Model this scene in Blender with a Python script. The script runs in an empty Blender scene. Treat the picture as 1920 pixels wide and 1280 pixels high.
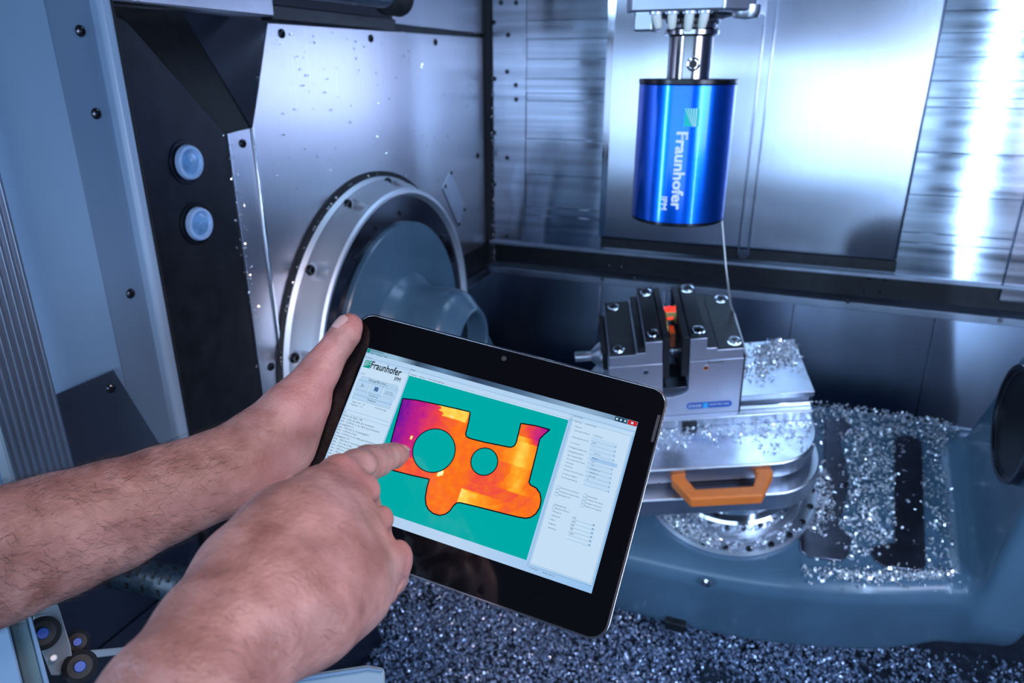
import bpy, bmesh, math, random
import numpy as np
from mathutils import Matrix, Vector
from mathutils.geometry import tessellate_polygon
random.seed(7); rng = np.random.default_rng(7)
PI = math.pi
SC = bpy.context.scene
COL = SC.collection

# ------------------------------------------------------------------ camera
FPX = 1340.0
CAM = np.array([0.0, 0.0, 1.5])
YAW, PITCH = math.radians(21.0), math.radians(-20.9)
FH = np.array([-math.sin(YAW), math.cos(YAW), 0]); RIGHT = np.array([math.cos(YAW), math.sin(YAW), 0])
FWD = FH * math.cos(PITCH) + np.array([0, 0, 1]) * math.sin(PITCH)
UP = np.cross(RIGHT, FWD)
cd = bpy.data.cameras.new('camera'); cam = bpy.data.objects.new('camera', cd); COL.objects.link(cam)
cd.sensor_width = 36; cd.lens = FPX / 1920 * 36; cd.clip_start = 0.01
cam.matrix_world = Matrix(((RIGHT[0], UP[0], -FWD[0], CAM[0]), (RIGHT[1], UP[1], -FWD[1], CAM[1]), (RIGHT[2], UP[2], -FWD[2], CAM[2]), (0, 0, 0, 1)))
cd.dof.use_dof = True; cd.dof.focus_distance = 0.55; cd.dof.aperture_fstop = 7.5
SC.camera = cam
# ------------------------------------------------------------------ world, lamps, exposure
SC.view_settings.view_transform = 'Standard'; SC.view_settings.look = 'None'
SC.view_settings.gamma = 1; SC.view_settings.exposure = 0.25; SC.view_settings.use_curve_mapping = False
w = bpy.data.worlds.new('hall'); SC.world = w; w.use_nodes = True
w.node_tree.nodes['Background'].inputs[0].default_value = (0.36, 0.52, 1.0, 1)
w.node_tree.nodes['Background'].inputs[1].default_value = 0.035
def area(name, loc, target, sx, sy, energy, color):
    ld = bpy.data.lights.new(name, 'AREA'); ld.shape = 'RECTANGLE'; ld.size = sx; ld.size_y = sy; ld.energy = energy; ld.color = color
    o = bpy.data.objects.new(name, ld); COL.objects.link(o); o.location = loc
    d = Vector(target) - Vector(loc); o.rotation_euler = d.to_track_quat('-Z', 'Y').to_euler(); o['kind'] = 'helper'
    return o
COOL = (0.42, 0.655, 1.0); SOFT = (0.62, 0.71, 1.0)
area('work_lamp', (-1.478, -0.657, 1.42), (-0.154, 1.1, 1.42), 0.09, 1.1, 17, COOL)
area('work_lamp', (0.63, 0.25, 1.30), (0.1, 1.2, 1.20), 0.03, 1.1, 4.2, COOL)
area('overhead_fill', (-0.10, 1.36, 2.0), (-0.10, 1.25, 1.0), 0.5, 0.28, 1.9, COOL)  # added overhead fill, sized to brighten the pallet and rail tops
area('door_light', (-0.26, -1.1, 1.25), (-0.26, 1.6, 1.25), 1.88, 0.62, 13.5, COOL)
area('side_softbox', (1.15, 0.0, 1.45), (-0.4, 1.5, 1.42), 0.8, 0.45, 10, SOFT)
hl = bpy.data.lights.new('hand_lamp', 'SPOT'); hl.energy = 31; hl.color = (1.0, 0.78, 0.76); hl.spot_size = math.radians(42); hl.spot_blend = .7; hl.shadow_soft_size = .12
ho = bpy.data.objects.new('hand_lamp', hl); COL.objects.link(ho); ho.location = (0.45, 0.02, 2.12); ho['kind'] = 'helper'
ho.rotation_euler = (Vector((-0.24, 0.45, 1.2)) - ho.location).to_track_quat('-Z', 'Y').to_euler()

# ------------------------------------------------------------------ measuring helpers
def ray(x, y): return FWD + RIGHT * (x - 960) / FPX - UP * (y - 640) / FPX
def at(x, y, d): return CAM + ray(x, y) * d
def onX(x, y, X): r = ray(x, y); return CAM + r * ((X - CAM[0]) / r[0])
def onY(x, y, Y): r = ray(x, y); return CAM + r * ((Y - CAM[1]) / r[1])
def onZ(x, y, Z): r = ray(x, y); return CAM + r * ((Z - CAM[2]) / r[2])
def unit(v): v = np.asarray(v, float); return v / np.linalg.norm(v)
# cradle frame: tilted 21 degrees about the trunnion axis
A0 = np.array([0, 1.116, 1.022]); AL = math.radians(21); GA = math.radians(18)
EX = np.array([1., 0, 0]); EY = np.array([0, math.cos(AL), math.sin(AL)]); EZ = np.array([0, -math.sin(AL), math.cos(AL)])
def frame(ex, ey, ez, o):
    return Matrix(((ex[0], ey[0], ez[0], o[0]), (ex[1], ey[1], ez[1], o[1]), (ex[2], ey[2], ez[2], o[2]), (0, 0, 0, 1)))
M_CR = frame(EX, EY, EZ, A0)
VL = EX * math.cos(GA) + EY * math.sin(GA); VJ = -EX * math.sin(GA) + EY * math.cos(GA)
VO = A0 + EX * -.0307 + EY * -.0196 + EZ * -.04
M_VI = frame(VL, VJ, EZ, VO)                      # vise frame: a across the jaws, b along the jaws, h up
# tablet frame
TU = np.array([0.98949221, 0.04239429, -0.13823128]); TN = np.array([0.12169444, -0.76044733, 0.63789522]); TV = np.cross(TN, TU)
TC = np.array([-0.21424388, 0.46444412, 1.2012108])
M_TB = frame(TU, TV, TN, TC)
def tuv(x, y):
    r = ray(x, y); t = ((TC - CAM) @ TN) / (r @ TN); d = CAM + r * t - TC; return (d @ TU, d @ TV)
def tdepth(x, y): r = ray(x, y); return ((TC - CAM) @ TN) / (r @ TN)

# ------------------------------------------------------------------ mesh helpers
class MB:
    def __init__(s): s.v = []; s.f = []
    def add(s, v, f):
        n = len(s.v); s.v += [tuple(p) for p in v]; s.f += [tuple(i + n for i in q) for q in f]; return s
    def box(s, x0, x1, y0, y1, z0, z1):
        v = [(x, y, z) for x in (x0, x1) for y in (y0, y1) for z in (z0, z1)]
        return s.add(v, [(0, 1, 3, 2), (4, 6, 7, 5), (0, 4, 5, 1), (2, 3, 7, 6), (0, 2, 6, 4), (1, 5, 7, 3)])
    def prism(s, poly, ax, a0, a1):
        """poly: 2D outline; ax: axis of extrusion; the two other axes in order"""
        n = len(poly); v = []
        for a in (a0, a1):
            for p in poly:
                q = list(p); q.insert(ax, a); v.append(q)
        tris = tessellate_polygon([[Vector((p[0], p[1], 0)) for p in poly]])
        f = [tuple(t) for t in tris] + [tuple(i + n for i in reversed(t)) for t in tris]
        f += [(i, (i + 1) % n, n + (i + 1) % n, n + i) for i in range(n)]
        return s.add(v, f)
    def lathe(s, prof, n=48, o=(0, 0, 0), ax=(0, 0, 1), closed=False):
        """prof: list of (r, h) along axis"""
        ax = unit(ax); t = np.array([1., 0, 0]) if abs(ax[0]) < .9 else np.array([0, 1., 0])
        e1 = unit(np.cross(ax, t)); e2 = np.cross(ax, e1); o = np.array(o, float); v = []; f = []; m = len(prof)
        for i in range(n):
            a = 2 * PI * i / n; d = e1 * math.cos(a) + e2 * math.sin(a)
            for r, h in prof: v.append(o + d * r + ax * h)
        for i in range(n):
            k = (i + 1) % n
            for q in range(m if closed else m - 1):
                q2 = (q + 1) % m; f.append((i * m + q, k * m + q, k * m + q2, i * m + q2))
        if not closed:
            for q, rev in ((0, True), (m - 1, False)):
                if prof[q][0] > 1e-6:
                    c = [i * m + q for i in range(n)]; f.append(tuple(reversed(c)) if rev else tuple(c))
        return s.add(v, f)
    def tube(s, pts, rad, n=12, caps=True):
        pts = [np.array(p, float) for p in pts]; m = len(pts)
        rad = rad if hasattr(rad, '__len__') else [rad] * m; v = []; f = []; e1 = None
        for i, p in enumerate(pts):
            d = unit(pts[min(i + 1, m - 1)] - pts[max(i - 1, 0)])
            if e1 is None: e1 = np.cross(d, [0, 0, 1] if abs(d[2]) < .9 else [1, 0, 0])
            e1 = unit(e1 - d * (e1 @ d)); e2 = np.cross(d, e1)
            for k in range(n):
                a = 2 * PI * k / n; v.append(p + (e1 * math.cos(a) + e2 * math.sin(a)) * rad[i])
        for i in range(m - 1):
            for k in range(n): f.append((i * n + k, i * n + (k + 1) % n, (i + 1) * n + (k + 1) % n, (i + 1) * n + k))
        if caps: f += [tuple(reversed(range(n))), tuple(range((m - 1) * n, m * n))]
        return s.add(v, f)
    def slab(s, pts, th, nrm):
        """convex 3D polygon thickened along nrm (backwards)"""
        n = len(pts); nrm = unit(nrm); v = [np.array(p) for p in pts] + [np.array(p) - nrm * th for p in pts]
        return s.add(v, [tuple(range(n)), tuple(reversed(range(n, 2 * n)))] + [(i, n + i, n + (i + 1) % n, (i + 1) % n) for i in range(n)])
    def xf(s, M):
        s.v = [tuple(M @ Vector(p)) for p in s.v]; return s
WORLD = {}
def link(o, parent, M):
    COL.objects.link(o); o.matrix_basis = M; WORLD[o.name] = M
    if parent is not None:
        o.parent = parent; o.matrix_parent_inverse = WORLD[parent.name].inverted()
    return o
def shade(me, ang):
    if ang is None: return
    me.polygons.foreach_set('use_smooth', [True] * len(me.polygons))
    bm = bmesh.new(); bm.from_mesh(me)
    for e in bm.edges:
        e.smooth = not (len(e.link_faces) == 2 and e.calc_face_angle(0) > ang)
    bm.to_mesh(me); bm.free()
def make(name, mb, mat, parent=None, bevel=0, seg=2, smooth=None, M=None, fix=True):
    me = bpy.data.meshes.new(name); me.from_pydata([tuple(map(float, p)) for p in mb.v], [], mb.f)
    bm = bmesh.new(); bm.from_mesh(me)
    if fix: bmesh.ops.recalc_face_normals(bm, faces=bm.faces)
    if bevel:
        bmesh.ops.dissolve_limit(bm, angle_limit=0.01, verts=bm.verts, edges=bm.edges)
        ed = [e for e in bm.edges if len(e.link_faces) == 2 and e.calc_face_angle(0) > 0.5]
        res = bmesh.ops.bevel(bm, geom=ed, offset=bevel, segments=seg, affect='EDGES', clamp_overlap=True, profile=0.5)
        new = set(res['faces'])
        for f_ in bm.faces: f_.smooth = f_ in new
        for e in bm.edges:                                      # flat faces keep their own normal
            if len(e.link_faces) == 2: e.smooth = e.link_faces[0] in new and e.link_faces[1] in new
    bm.to_mesh(me); bm.free(); me.validate()
    if smooth is not None and not bevel: shade(me, smooth)
    if mat: me.materials.append(mat)
    o = bpy.data.objects.new(name, me)
    return link(o, parent, M or Matrix.Identity(4))
def inst(o, M, parent):
    c = bpy.data.objects.new(o.name.split('.')[0], o.data); return link(c, parent, M)
def tag(o, label=None, cat=None, group=None, kind=None):
    for k, v in (('label', label), ('category', cat), ('group', group), ('kind', kind)):
        if v: o[k] = v
    return o
def thing(name, label, cat, loc, group=None, kind=None):
    o = bpy.data.objects.new(name, None); o.empty_display_size = .02
    link(o, None, Matrix.Translation(Vector([float(c) for c in loc]))); return tag(o, label, cat, group, kind)
def align(nrm, o, spin=0.0):
    """matrix whose z points along nrm at o"""
    q = Vector([float(c) for c in nrm]).to_track_quat('Z', 'Y').to_matrix().to_4x4()
    return Matrix.Translation(Vector([float(c) for c in o])) @ q @ Matrix.Rotation(spin, 4, 'Z')

# ------------------------------------------------------------------ materials
def nodes(name):
    m = bpy.data.materials.new(name); m.use_nodes = True; nt = m.node_tree
    return m, nt, nt.nodes['Principled BSDF']
def principled(name, col, rough=.5, metal=0., spec=.5, bump=None, mottled=None, coat=0., emit=None, estr=1., rvar=None, aniso=0., arot=0.):
    """bump=(scale xyz, strength, distance); mottled=(scale xyz, amount); rvar=(scale xyz, low, high)"""
    m, nt, b = nodes(name); L = nt.links
    b.inputs['Base Color'].default_value = (*col, 1); b.inputs['Roughness'].default_value = rough
    b.inputs['Metallic'].default_value = metal; b.inputs['Specular IOR Level'].default_value = spec
    b.inputs['Coat Weight'].default_value = coat; b.inputs['Coat Roughness'].default_value = .10; b.inputs['Anisotropic'].default_value = aniso
    if emit: b.inputs['Emission Color'].default_value = (*emit, 1); b.inputs['Emission Strength'].default_value = estr
    if aniso:
        tg = nt.nodes.new('ShaderNodeTangent'); tg.direction_type = 'RADIAL'; tg.axis = 'Z'; L.new(tg.outputs[0], b.inputs['Tangent']); b.inputs['Anisotropic Rotation'].default_value = arot
    tc = nt.nodes.new('ShaderNodeTexCoord')
    def noise(scale, detail=4.):
        mp = nt.nodes.new('ShaderNodeMapping'); mp.inputs['Scale'].default_value = scale; L.new(tc.outputs['Object'], mp.inputs['Vector'])
        n = nt.nodes.new('ShaderNodeTexNoise'); n.inputs['Scale'].default_value = 1; n.inputs['Detail'].default_value = detail
        L.new(mp.outputs[0], n.inputs['Vector']); return n
    if bump:
        n = noise(bump[0]); bp = nt.nodes.new('ShaderNodeBump'); bp.inputs['Strength'].default_value = bump[1]; bp.inputs['Distance'].default_value = bump[2]
        L.new(n.outputs[0], bp.inputs['Height']); L.new(bp.outputs[0], b.inputs['Normal'])
    if mottled:
        n = noise(mottled[0]); r = nt.nodes.new('ShaderNodeValToRGB'); a = mottled[1]
        r.color_ramp.elements[0].position = .3; r.color_ramp.elements[1].position = .7
        r.color_ramp.elements[0].color = (*[c * (1 - a) for c in col], 1); r.color_ramp.elements[1].color = (*[min(1, c * (1 + a)) for c in col], 1)
        L.new(n.outputs[0], r.inputs[0]); L.new(r.outputs[0], b.inputs['Base Color'])
    if rvar:
        n = noise(rvar[0]); mr = nt.nodes.new('ShaderNodeMapRange'); mr.inputs[3].default_value = rvar[1]; mr.inputs[4].default_value = rvar[2]
        mr.inputs[1].default_value = .3; mr.inputs[2].default_value = .7
        L.new(n.outputs[0], mr.inputs[0]); L.new(mr.outputs[0], b.inputs['Roughness'])
    return m
def emission(name, col, st=1.0):
    m, nt, b = nodes(name)
    b.inputs['Base Color'].default_value = (0, 0, 0, 1); b.inputs['Roughness'].default_value = .08; b.inputs['Specular IOR Level'].default_value = .3
    b.inputs['Emission Color'].default_value = (*col, 1); b.inputs['Emission Strength'].default_value = st * .84
    return m
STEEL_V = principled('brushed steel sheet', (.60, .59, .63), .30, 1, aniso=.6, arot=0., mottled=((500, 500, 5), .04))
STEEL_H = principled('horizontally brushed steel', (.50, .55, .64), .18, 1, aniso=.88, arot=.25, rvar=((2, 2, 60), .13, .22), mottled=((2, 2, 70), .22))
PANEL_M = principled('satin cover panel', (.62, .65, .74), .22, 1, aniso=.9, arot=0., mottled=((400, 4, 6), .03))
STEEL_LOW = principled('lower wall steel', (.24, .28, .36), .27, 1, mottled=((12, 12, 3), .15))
STEEL_DK = principled('dark steel', (.10, .11, .14), .35, 1, mottled=((20, 20, 4), .2))
LEDGE_M = principled('matt steel ledge', (.40, .45, .54), .42, 1, mottled=((25, 25, 25), .12))
BLACK_P = principled('black painted panel', (.010, .0125, .017), .40, 0, .28, mottled=((40, 40, 40), .35), rvar=((30, 30, 12), .28, .5))
BLACK_R = principled('black rubber', (.010, .011, .013), .6, mottled=((60, 60, 60), .3))
PAINT = principled('pale grey paint', (.145, .235, .345), .42, 0, .5, bump=((500, 500, 500), .05, .0006), mottled=((14, 14, 5), .06))
PAINT_L = principled('pale paint bead', (.34, .47, .62), .32, 0, .5, bump=((500, 500, 500), .05, .0006))
CAST = principled('blue grey cast paint', (.080, .155, .225), .30, 0, .5, bump=((60, 60, 60), .05, .002), mottled=((9, 9, 5), .12), coat=.25)
ALU = principled('machined aluminium', (.68, .72, .80), .36, 1, mottled=((30, 30, 30), .06))
ALU_TOP = principled('ground aluminium top', (.64, .69, .78), .30, 1, mottled=((30, 30, 30), .10), rvar=((25, 25, 25), .24, .36))
ALU_FACE = principled('milled steel face', (.62, .64, .74), .48, 1, mottled=((25, 25, 25), .06))
ALU_B = principled('bright turned ring', (.86, .89, .94), .52, 1, bump=((260, 260, 260), .05, .0008))
ALU_RIB = principled('extruded aluminium', (.55, .58, .63), .34, 1)
CHROME = principled('polished steel', (.72, .75, .80), .10, 1)
HOLDER = principled('tool holder steel', (.38, .37, .38), .16, 1)
OXIDE = principled('black oxide steel', (.016, .018, .022), .42, .25, mottled=((60, 60, 60), .25))
SCREW = principled('blackened screw', (.06, .065, .075), .22, .9)
SOCKET = principled('socket recess', (.004, .004, .005), .5)
BLUE_AN = principled('blue anodised aluminium', (.0, .135, .80), .26, .9, .5, mottled=((3, 3, 900), .10), coat=.6)
BLACK_AN = principled('black anodised', (.006, .007, .010), .25, .3)
WHITE_PR = principled('white print', (.97, .98, 1.0), .5)
TEAL_PR = principled('teal print', (.0, .62, .50), .5)
PLASTIC_W = principled('milky nozzle', (.36, .56, .85), .35, coat=.3, mottled=((90, 90, 90), .12))
PLASTIC_C = principled('milky lens', (.16, .36, .62), .25, coat=.5, mottled=((90, 90, 90), .3))
PEG = principled('ivory nozzle plastic', (.80, .80, .70), .4)
ORANGE = principled('orange plastic', (.95, .22, .035), .42, mottled=((60, 60, 60), .08))
STICK = principled('blue label', (.01, .09, .42), .35)
STICK_C = principled('cyan label', (.03, .40, .75), .35)
BRASS = principled('brass', (.80, .56, .20), .42, .55, mottled=((120, 120, 120), .2))
COPPER = principled('copper', (.62, .24, .12), .35, 1)
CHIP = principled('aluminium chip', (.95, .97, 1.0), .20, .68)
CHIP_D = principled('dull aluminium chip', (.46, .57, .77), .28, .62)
FLOOR_M = principled('wet dark floor', (.05, .065, .09), .35, .5, mottled=((30, 30, 30), .4))
SILVER = principled('tablet silver rim', (.75, .78, .84), .18, 1)
GLASS_B = principled('black glass', (.003, .003, .004), .06, 0, .5)
CASE_B = principled('tablet black casing', (.012, .012, .014), .5)
HOSE = principled('ribbed black conduit', (.016, .028, .04), .4, mottled=((200, 200, 200), .6))
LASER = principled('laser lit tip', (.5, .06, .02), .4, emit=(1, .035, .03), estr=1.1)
NAIL = principled('finger nail', (.62, .40, .37), .25, coat=.4)
HAIR = principled('dark arm hair', (.03, .018, .014), .5)
def skin_mat():
    m, nt, b = nodes('skin'); L = nt.links; N = nt.nodes
    tc = N.new('ShaderNodeTexCoord')
    def noise(s, d=5):
        n = N.new('ShaderNodeTexNoise'); n.inputs['Scale'].default_value = s; n.inputs['Detail'].default_value = d; L.new(tc.outputs['Object'], n.inputs['Vector']); return n
    n1 = noise(38); r = N.new('ShaderNodeValToRGB'); e = r.color_ramp.elements
    e[0].position = .32; e[0].color = (.30, .14, .115, 1); e[1].position = .68; e[1].color = (.54, .30, .265, 1)
    L.new(n1.outputs[0], r.inputs[0])
    att = N.new('ShaderNodeAttribute'); att.attribute_name = 'flush'
    mix = N.new('ShaderNodeMix'); mix.data_type = 'RGBA'; mix.inputs[7].default_value = (.56, .20, .18, 1)
    mul = N.new('ShaderNodeMath'); mul.operation = 'MULTIPLY'; mul.inputs[1].default_value = .55
    L.new(att.outputs['Fac'], mul.inputs[0]); L.new(mul.outputs[0], mix.inputs[0]); L.new(r.outputs[0], mix.inputs[6]); L.new(mix.outputs[2], b.inputs['Base Color'])
    b.inputs['Roughness'].default_value = .48; b.inputs['Subsurface Weight'].default_value = .12; b.inputs['Subsurface Radius'].default_value = (.008, .003, .002)
    b.inputs['Subsurface Scale'].default_value = .5
    n2 = noise(420, 3); n3 = noise(90, 6); ad = N.new('ShaderNodeMath'); ad.operation = 'MULTIPLY_ADD'; ad.inputs[1].default_value = 3.0
    L.new(n3.outputs[0], ad.inputs[0]); L.new(n2.outputs[0], ad.inputs[2])
    bp = N.new('ShaderNodeBump'); bp.inputs['Strength'].default_value = .45; bp.inputs['Distance'].default_value = .0013
    L.new(ad.outputs[0], bp.inputs['Height']); L.new(bp.outputs[0], b.inputs['Normal'])
    return m
SKIN = skin_mat()

# ------------------------------------------------------------------ small shared things
_sc = MB().lathe([(0.0, 0.0), (.0058, 0.0), (.0062, .0008), (.0056, .0022), (.0036, .0034), (.0028, .0036), (.0026, .0012), (0, .0012)], 16)
SCREW_ME = bpy.data.meshes.new('screw'); SCREW_ME.from_pydata([tuple(map(float, p)) for p in _sc.v], [], _sc.f); SCREW_ME.materials.append(SCREW); shade(SCREW_ME, .6)
def screw(parent, p, nrm, s=1.0, name='screw'):
    return link(bpy.data.objects.new(name, SCREW_ME), parent, align(nrm, p) @ Matrix.Scale(s, 4))
def cap_bolt(parent, M, r=.0075):
    """socket head bolt sunk in a counterbore: bright ring, dark socket"""
    b = MB().lathe([(0, 0), (r * 1.25, 0), (r * 1.25, .0008), (r * 1.02, .0010), (r * .98, .0004), (r * .92, .0004), (r * .90, .0030), (r * .80, .0036), (r * .52, .0036), (r * .50, .0030)], 24).xf(M)
    o = make('bolt', b, CHROME, parent, smooth=.6)
    h = MB().lathe([(0, .0016), (r * .50, .0016), (r * .50, .0030)], 6).xf(M)
    make('socket', h, SOCKET, o)
    return o
def text_geo(body, width=None, height=None, align_x='LEFT', bold=0.0):
    """flat lettering as (verts 2D, faces), scaled so that the line is width wide"""
    cu = bpy.data.curves.new('lettering', 'FONT'); cu.body = body; cu.resolution_u = 2; cu.fill_mode = 'BOTH'
    o = bpy.data.objects.new('lettering', cu); COL.objects.link(o)
    me = bpy.data.meshes.new_from_object(o.evaluated_get(bpy.context.evaluated_depsgraph_get()))
    v = np.array([x.co[:2] for x in me.vertices]) if len(me.vertices) else np.zeros((0, 2)); f = [tuple(p.vertices) for p in me.polygons]
    bpy.data.objects.remove(o); bpy.data.curves.remove(cu); bpy.data.meshes.remove(me)
    if len(v) == 0: return v, f
    if bold:                                                    # heavier strokes: the same letters laid down slightly shifted
        sh = ((0, 0), (bold, 0)) if bold < .02 else ((0, 0), (bold, 0), (0, bold), (bold, bold), (bold / 2, bold / 2))
        n_ = len(v); v = np.concatenate([v + np.array(q) for q in sh]); f = [tuple(i + n_ * k for i in p) for k in range(len(sh)) for p in f]
    x0, x1 = v[:, 0].min(), v[:, 0].max(); v[:, 0] -= x0
    sx = width / (x1 - x0) if width else height; sy = height if height else sx
    v = v * np.array([sx, sy])
    if align_x == 'CENTER': v[:, 0] -= (x1 - x0) * sx / 2
    return v, f

# ================================================================== THE SETTING
# ---- left wall: brushed sheet
wl = thing('wall_left', 'brushed steel sheet wall with lavender sheen carrying the round drive', None, (-.70, 1.2, .45), kind='structure')
make('sheet', MB().prism([(.828, .45), (1.648, .45), (1.648, 1.566), (.884, 1.559), (.828, 1.424)], 0, -.712, -.70), STEEL_V, wl, bevel=.001)
make('edge_strip', MB().prism([(.777, .45), (.822, .45), (.822, 1.424), (.777, 1.420)], 0, -.712, -.6995), STEEL_V, wl, bevel=.001)
make('fold_bead', MB().box(-.712, -.6965, .8225, .8275, .98, 1.425), CHROME, wl, bevel=.001)
make('upper_panel', MB().box(-.712, -.7005, 1.232, 1.64, 1.574, 2.0), STEEL_V, wl, bevel=.002)
make('seam', MB().box(-.712, -.7045, 1.22, 1.65, 1.560, 1.58), SOCKET, wl)
make('top_trim', MB().box(-.712, -.690, .885, 1.222, 1.562, 1.582), OXIDE, wl, bevel=.002)
# recess above the black panel
q = onX(340, 20, -.79)
make('recess_cheek', MB().slab([(-.701, .826, 1.424), (-.701, .884, 1.560), tuple(q)], .004, (1, -.6, 0)), STEEL_LOW, wl)
make('recess_floor', MB().slab([(-.703, .777, 1.4205), (-.703, .826, 1.424), tuple(q), tuple(onX(225, 25, -.79))], .004, (.5, -.2, 1)), BLACK_R, wl)
make('recess_back', MB().box(-.85, -.842, .55, .95, 1.35, 1.7), BLACK_R, wl)
for px, py in ((528, 63), (695, 72), (816, 79), (508, 687), (895, 292)): screw(wl, onX(px, py, -.70), (1, 0, 0), 1.05)
for px, py in ((455, 269), (507, 688)): screw(wl, onX(px, py, -.6995), (1, 0, 0), .95)
screw(wl, onX(745, 14, -.7005), (1, 0, 0), .8)
ap = make('access_plate', MB().slab([onX(845, 322, -.6975), onX(831, 352, -.6975), onX(860, 424, -.6975), onX(873, 388, -.6975)], .003, (1, 0, 0)), ALU, wl)
for px, py in ((846, 324), (835, 349), (861, 420), (871, 393)): link(bpy.data.objects.new('screw', SCREW_ME), ap, align((1, 0, 0), onX(px, py, -.697)) @ Matrix.Scale(.65, 4))
# lower step of the left wall
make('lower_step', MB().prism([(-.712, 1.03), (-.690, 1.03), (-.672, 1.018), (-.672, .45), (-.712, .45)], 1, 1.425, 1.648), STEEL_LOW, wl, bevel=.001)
make('dark_step_band', MB().box(-.712, -.698, 1.425, 1.648, 1.032, 1.088), OXIDE, wl)  # dark steel band, continues the dark band of the back wall
make('chute', MB().slab([(-.69, .40, .86), (-.69, .88, .86), (-.59, .88, .50), (-.59, .40, .50)], .006, (.8, 0, .5)), STEEL_DK, wl)
# corner gasket
tag(make('trim_1', MB().prism([(-.70, 1.660), (-.70, 1.640), (-.690, 1.640), (-.682, 1.655), (-.682, 1.660)], 2, .99, 2.0), BLACK_R, None, bevel=.001), 'black corner gasket crusted with chips between left and back wall', None, kind='structure')

# ---- black side panel with two round nozzles
bp_ = thing('side_panel', 'black painted side panel with two round milky blue nozzles', 'panel', (-.70, .7, .45))
make('sheet', MB().prism([(.620, .45), (.776, .45), (.776, 1.420), (.648, 1.548), (.620, 1.560)], 0, -.712, -.70), BLACK_P, bp_, bevel=.0015)
make('edge_bead', MB().box(-.705, -.698, .7755, .7785, .60, 1.42), ALU, bp_)
for px, py in ((349, 304), (368, 419)):
    p = onX(px, py, -.70)
    n = make('nozzle', MB().lathe([(.012, .0012), (.0200, .0012), (.0214, .004), (.0200, .0085), (.0165, .0095), (.0145, .006), (0, .0045)], 40, p, (1, 0, 0)), PLASTIC_W, bp_, smooth=.7)
    make('lens', MB().lathe([(.0148, .0060), (.010, .0075), (.004, .0065), (0, .0078)], 32, p, (1, 0, 0)), PLASTIC_C, n, smooth=.9)
    make('collar', MB().lathe([(.0216, 0), (.0275, 0), (.027, .0014), (.0216, .0014)], 40, p, (1, 0, 0), closed=True), BLACK_AN, n, smooth=.6)

# ---- painted door frame
df = thing('door_frame', 'pale blue grey painted door column with black button screws', 'door frame', (-.70, .55, .45))
make('flange', MB().box(-.73, -.690, .545, .603, .98, 1.60), PAINT, df, bevel=.002)
make('edge_bead', MB().box(-.73, -.676, .596, .612, .98, 1.60), PAINT_L, df, bevel=.006, seg=4)
make('seal', MB().box(-.73, -.684, .6125, .6215, .45, 1.60), BLACK_R, df, bevel=.003, seg=3)
make('front_panel', MB().prism([(-.689, .545), (-.692, .549), (-.813, .427), (-.810, .423)], 2, 1.02, 1.75), PAINT, df, bevel=.001)
make('base_plate', MB().box(-.75, -.692, .40, .611, .45, .98), STEEL_DK, df)
for px, py in ((150, 58), (180, 213), (244, 550)): screw(df, onX(px, py, -.690), (1, 0, 0), .95)
a = onX(213, 694, -.688); b = onX(310, 850, -.668); c = onX(100, 742, -.722); nn = np.cross(c - a, b - a); d = CAM + ray(140, 900) * (((a - CAM) @ nn) / (ray(140, 900) @ nn))
gp = make('guard_plate', MB().slab([a, c, d, b], .003, np.cross(c - a, b - a) * (1 if np.cross(c - a, b - a)[1] < 0 else -1)), STEEL_LOW, df)
nn = np.cross(c - a, b - a); nn = nn if nn[1] < 0 else -nn
r_ = ray(208, 728); t_ = ((a - CAM) @ nn) / (r_ @ nn); link(bpy.data.objects.new('screw', SCREW_ME), gp, align(nn, CAM + r_ * t_) @ Matrix.Scale(.85, 4))
make('header', MB().box(-.74, -.684, .56, .88, 1.566, 1.60), STEEL_V, df, bevel=.002)
# ---- fluted aluminium profile of the sliding door
prof = []; n_r = 9; w0, w1 = .404, .471
for i in range(n_r):
    y0 = w0 + (w1 - w0) * i / n_r; dy = (w1 - w0) / n_r
    prof += [(-.700, y0 + dy * .08), (-.697, y0 + dy * .3), (-.697, y0 + dy * .62), (-.700, y0 + dy * .84), (-.703, y0 + dy * .96)]
prof += [(-.714, w1), (-.714, w0)]
tag(make('door_profile', MB().prism(prof, 2, 1.03, 1.70), ALU_RIB, None, smooth=.3), 'fluted aluminium door profile standing at the left edge', 'door profile')

# ---- back wall
wb = thing('wall_back', 'horizontally brushed steel back wall behind the blue sensor', None, (0, 1.66, .45), kind='structure')
make('sheet', MB().box(-.70, .80, 1.664, 1.675, 1.09, 2.05), STEEL_H, wb)
zs = [1.09, 1.165, 1.185, 1.262, 1.345, 1.43, 1.447, 1.478, 1.52, 1.562, 1.60, 1.72, 1.86, 2.05]
for i in range(len(zs) - 1):
    for x0, x1 in ((-.598, -.405), (.228, .425)):
        make('cover_slat', MB().box(x0, x1, 1.650 + .0012 * (i % 3), 1.664, zs[i] + .0004, zs[i + 1] - .0004), STEEL_H, wb, bevel=.0006, seg=1)
make('riveted_strip', MB().box(-.682, -.600, 1.652, 1.664, 1.09, 2.05), STEEL_H, wb, bevel=.001)
make('side_post', MB().box(.427, .50, 1.648, 1.664, 1.06, 2.05), STEEL_H, wb, bevel=.001)
Z2 = lambda x, y: (400 + x / 2.977, y / 2.977); Z6 = lambda x, y: (460 + x / 2.977, 300 + y / 2.977)
Z7 = lambda x, y: (1000 + x / 2.977, 430 + y / 2.977); Z8 = lambda x, y: (1280 + x / 2.977, 430 + y / 2.977)
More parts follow.
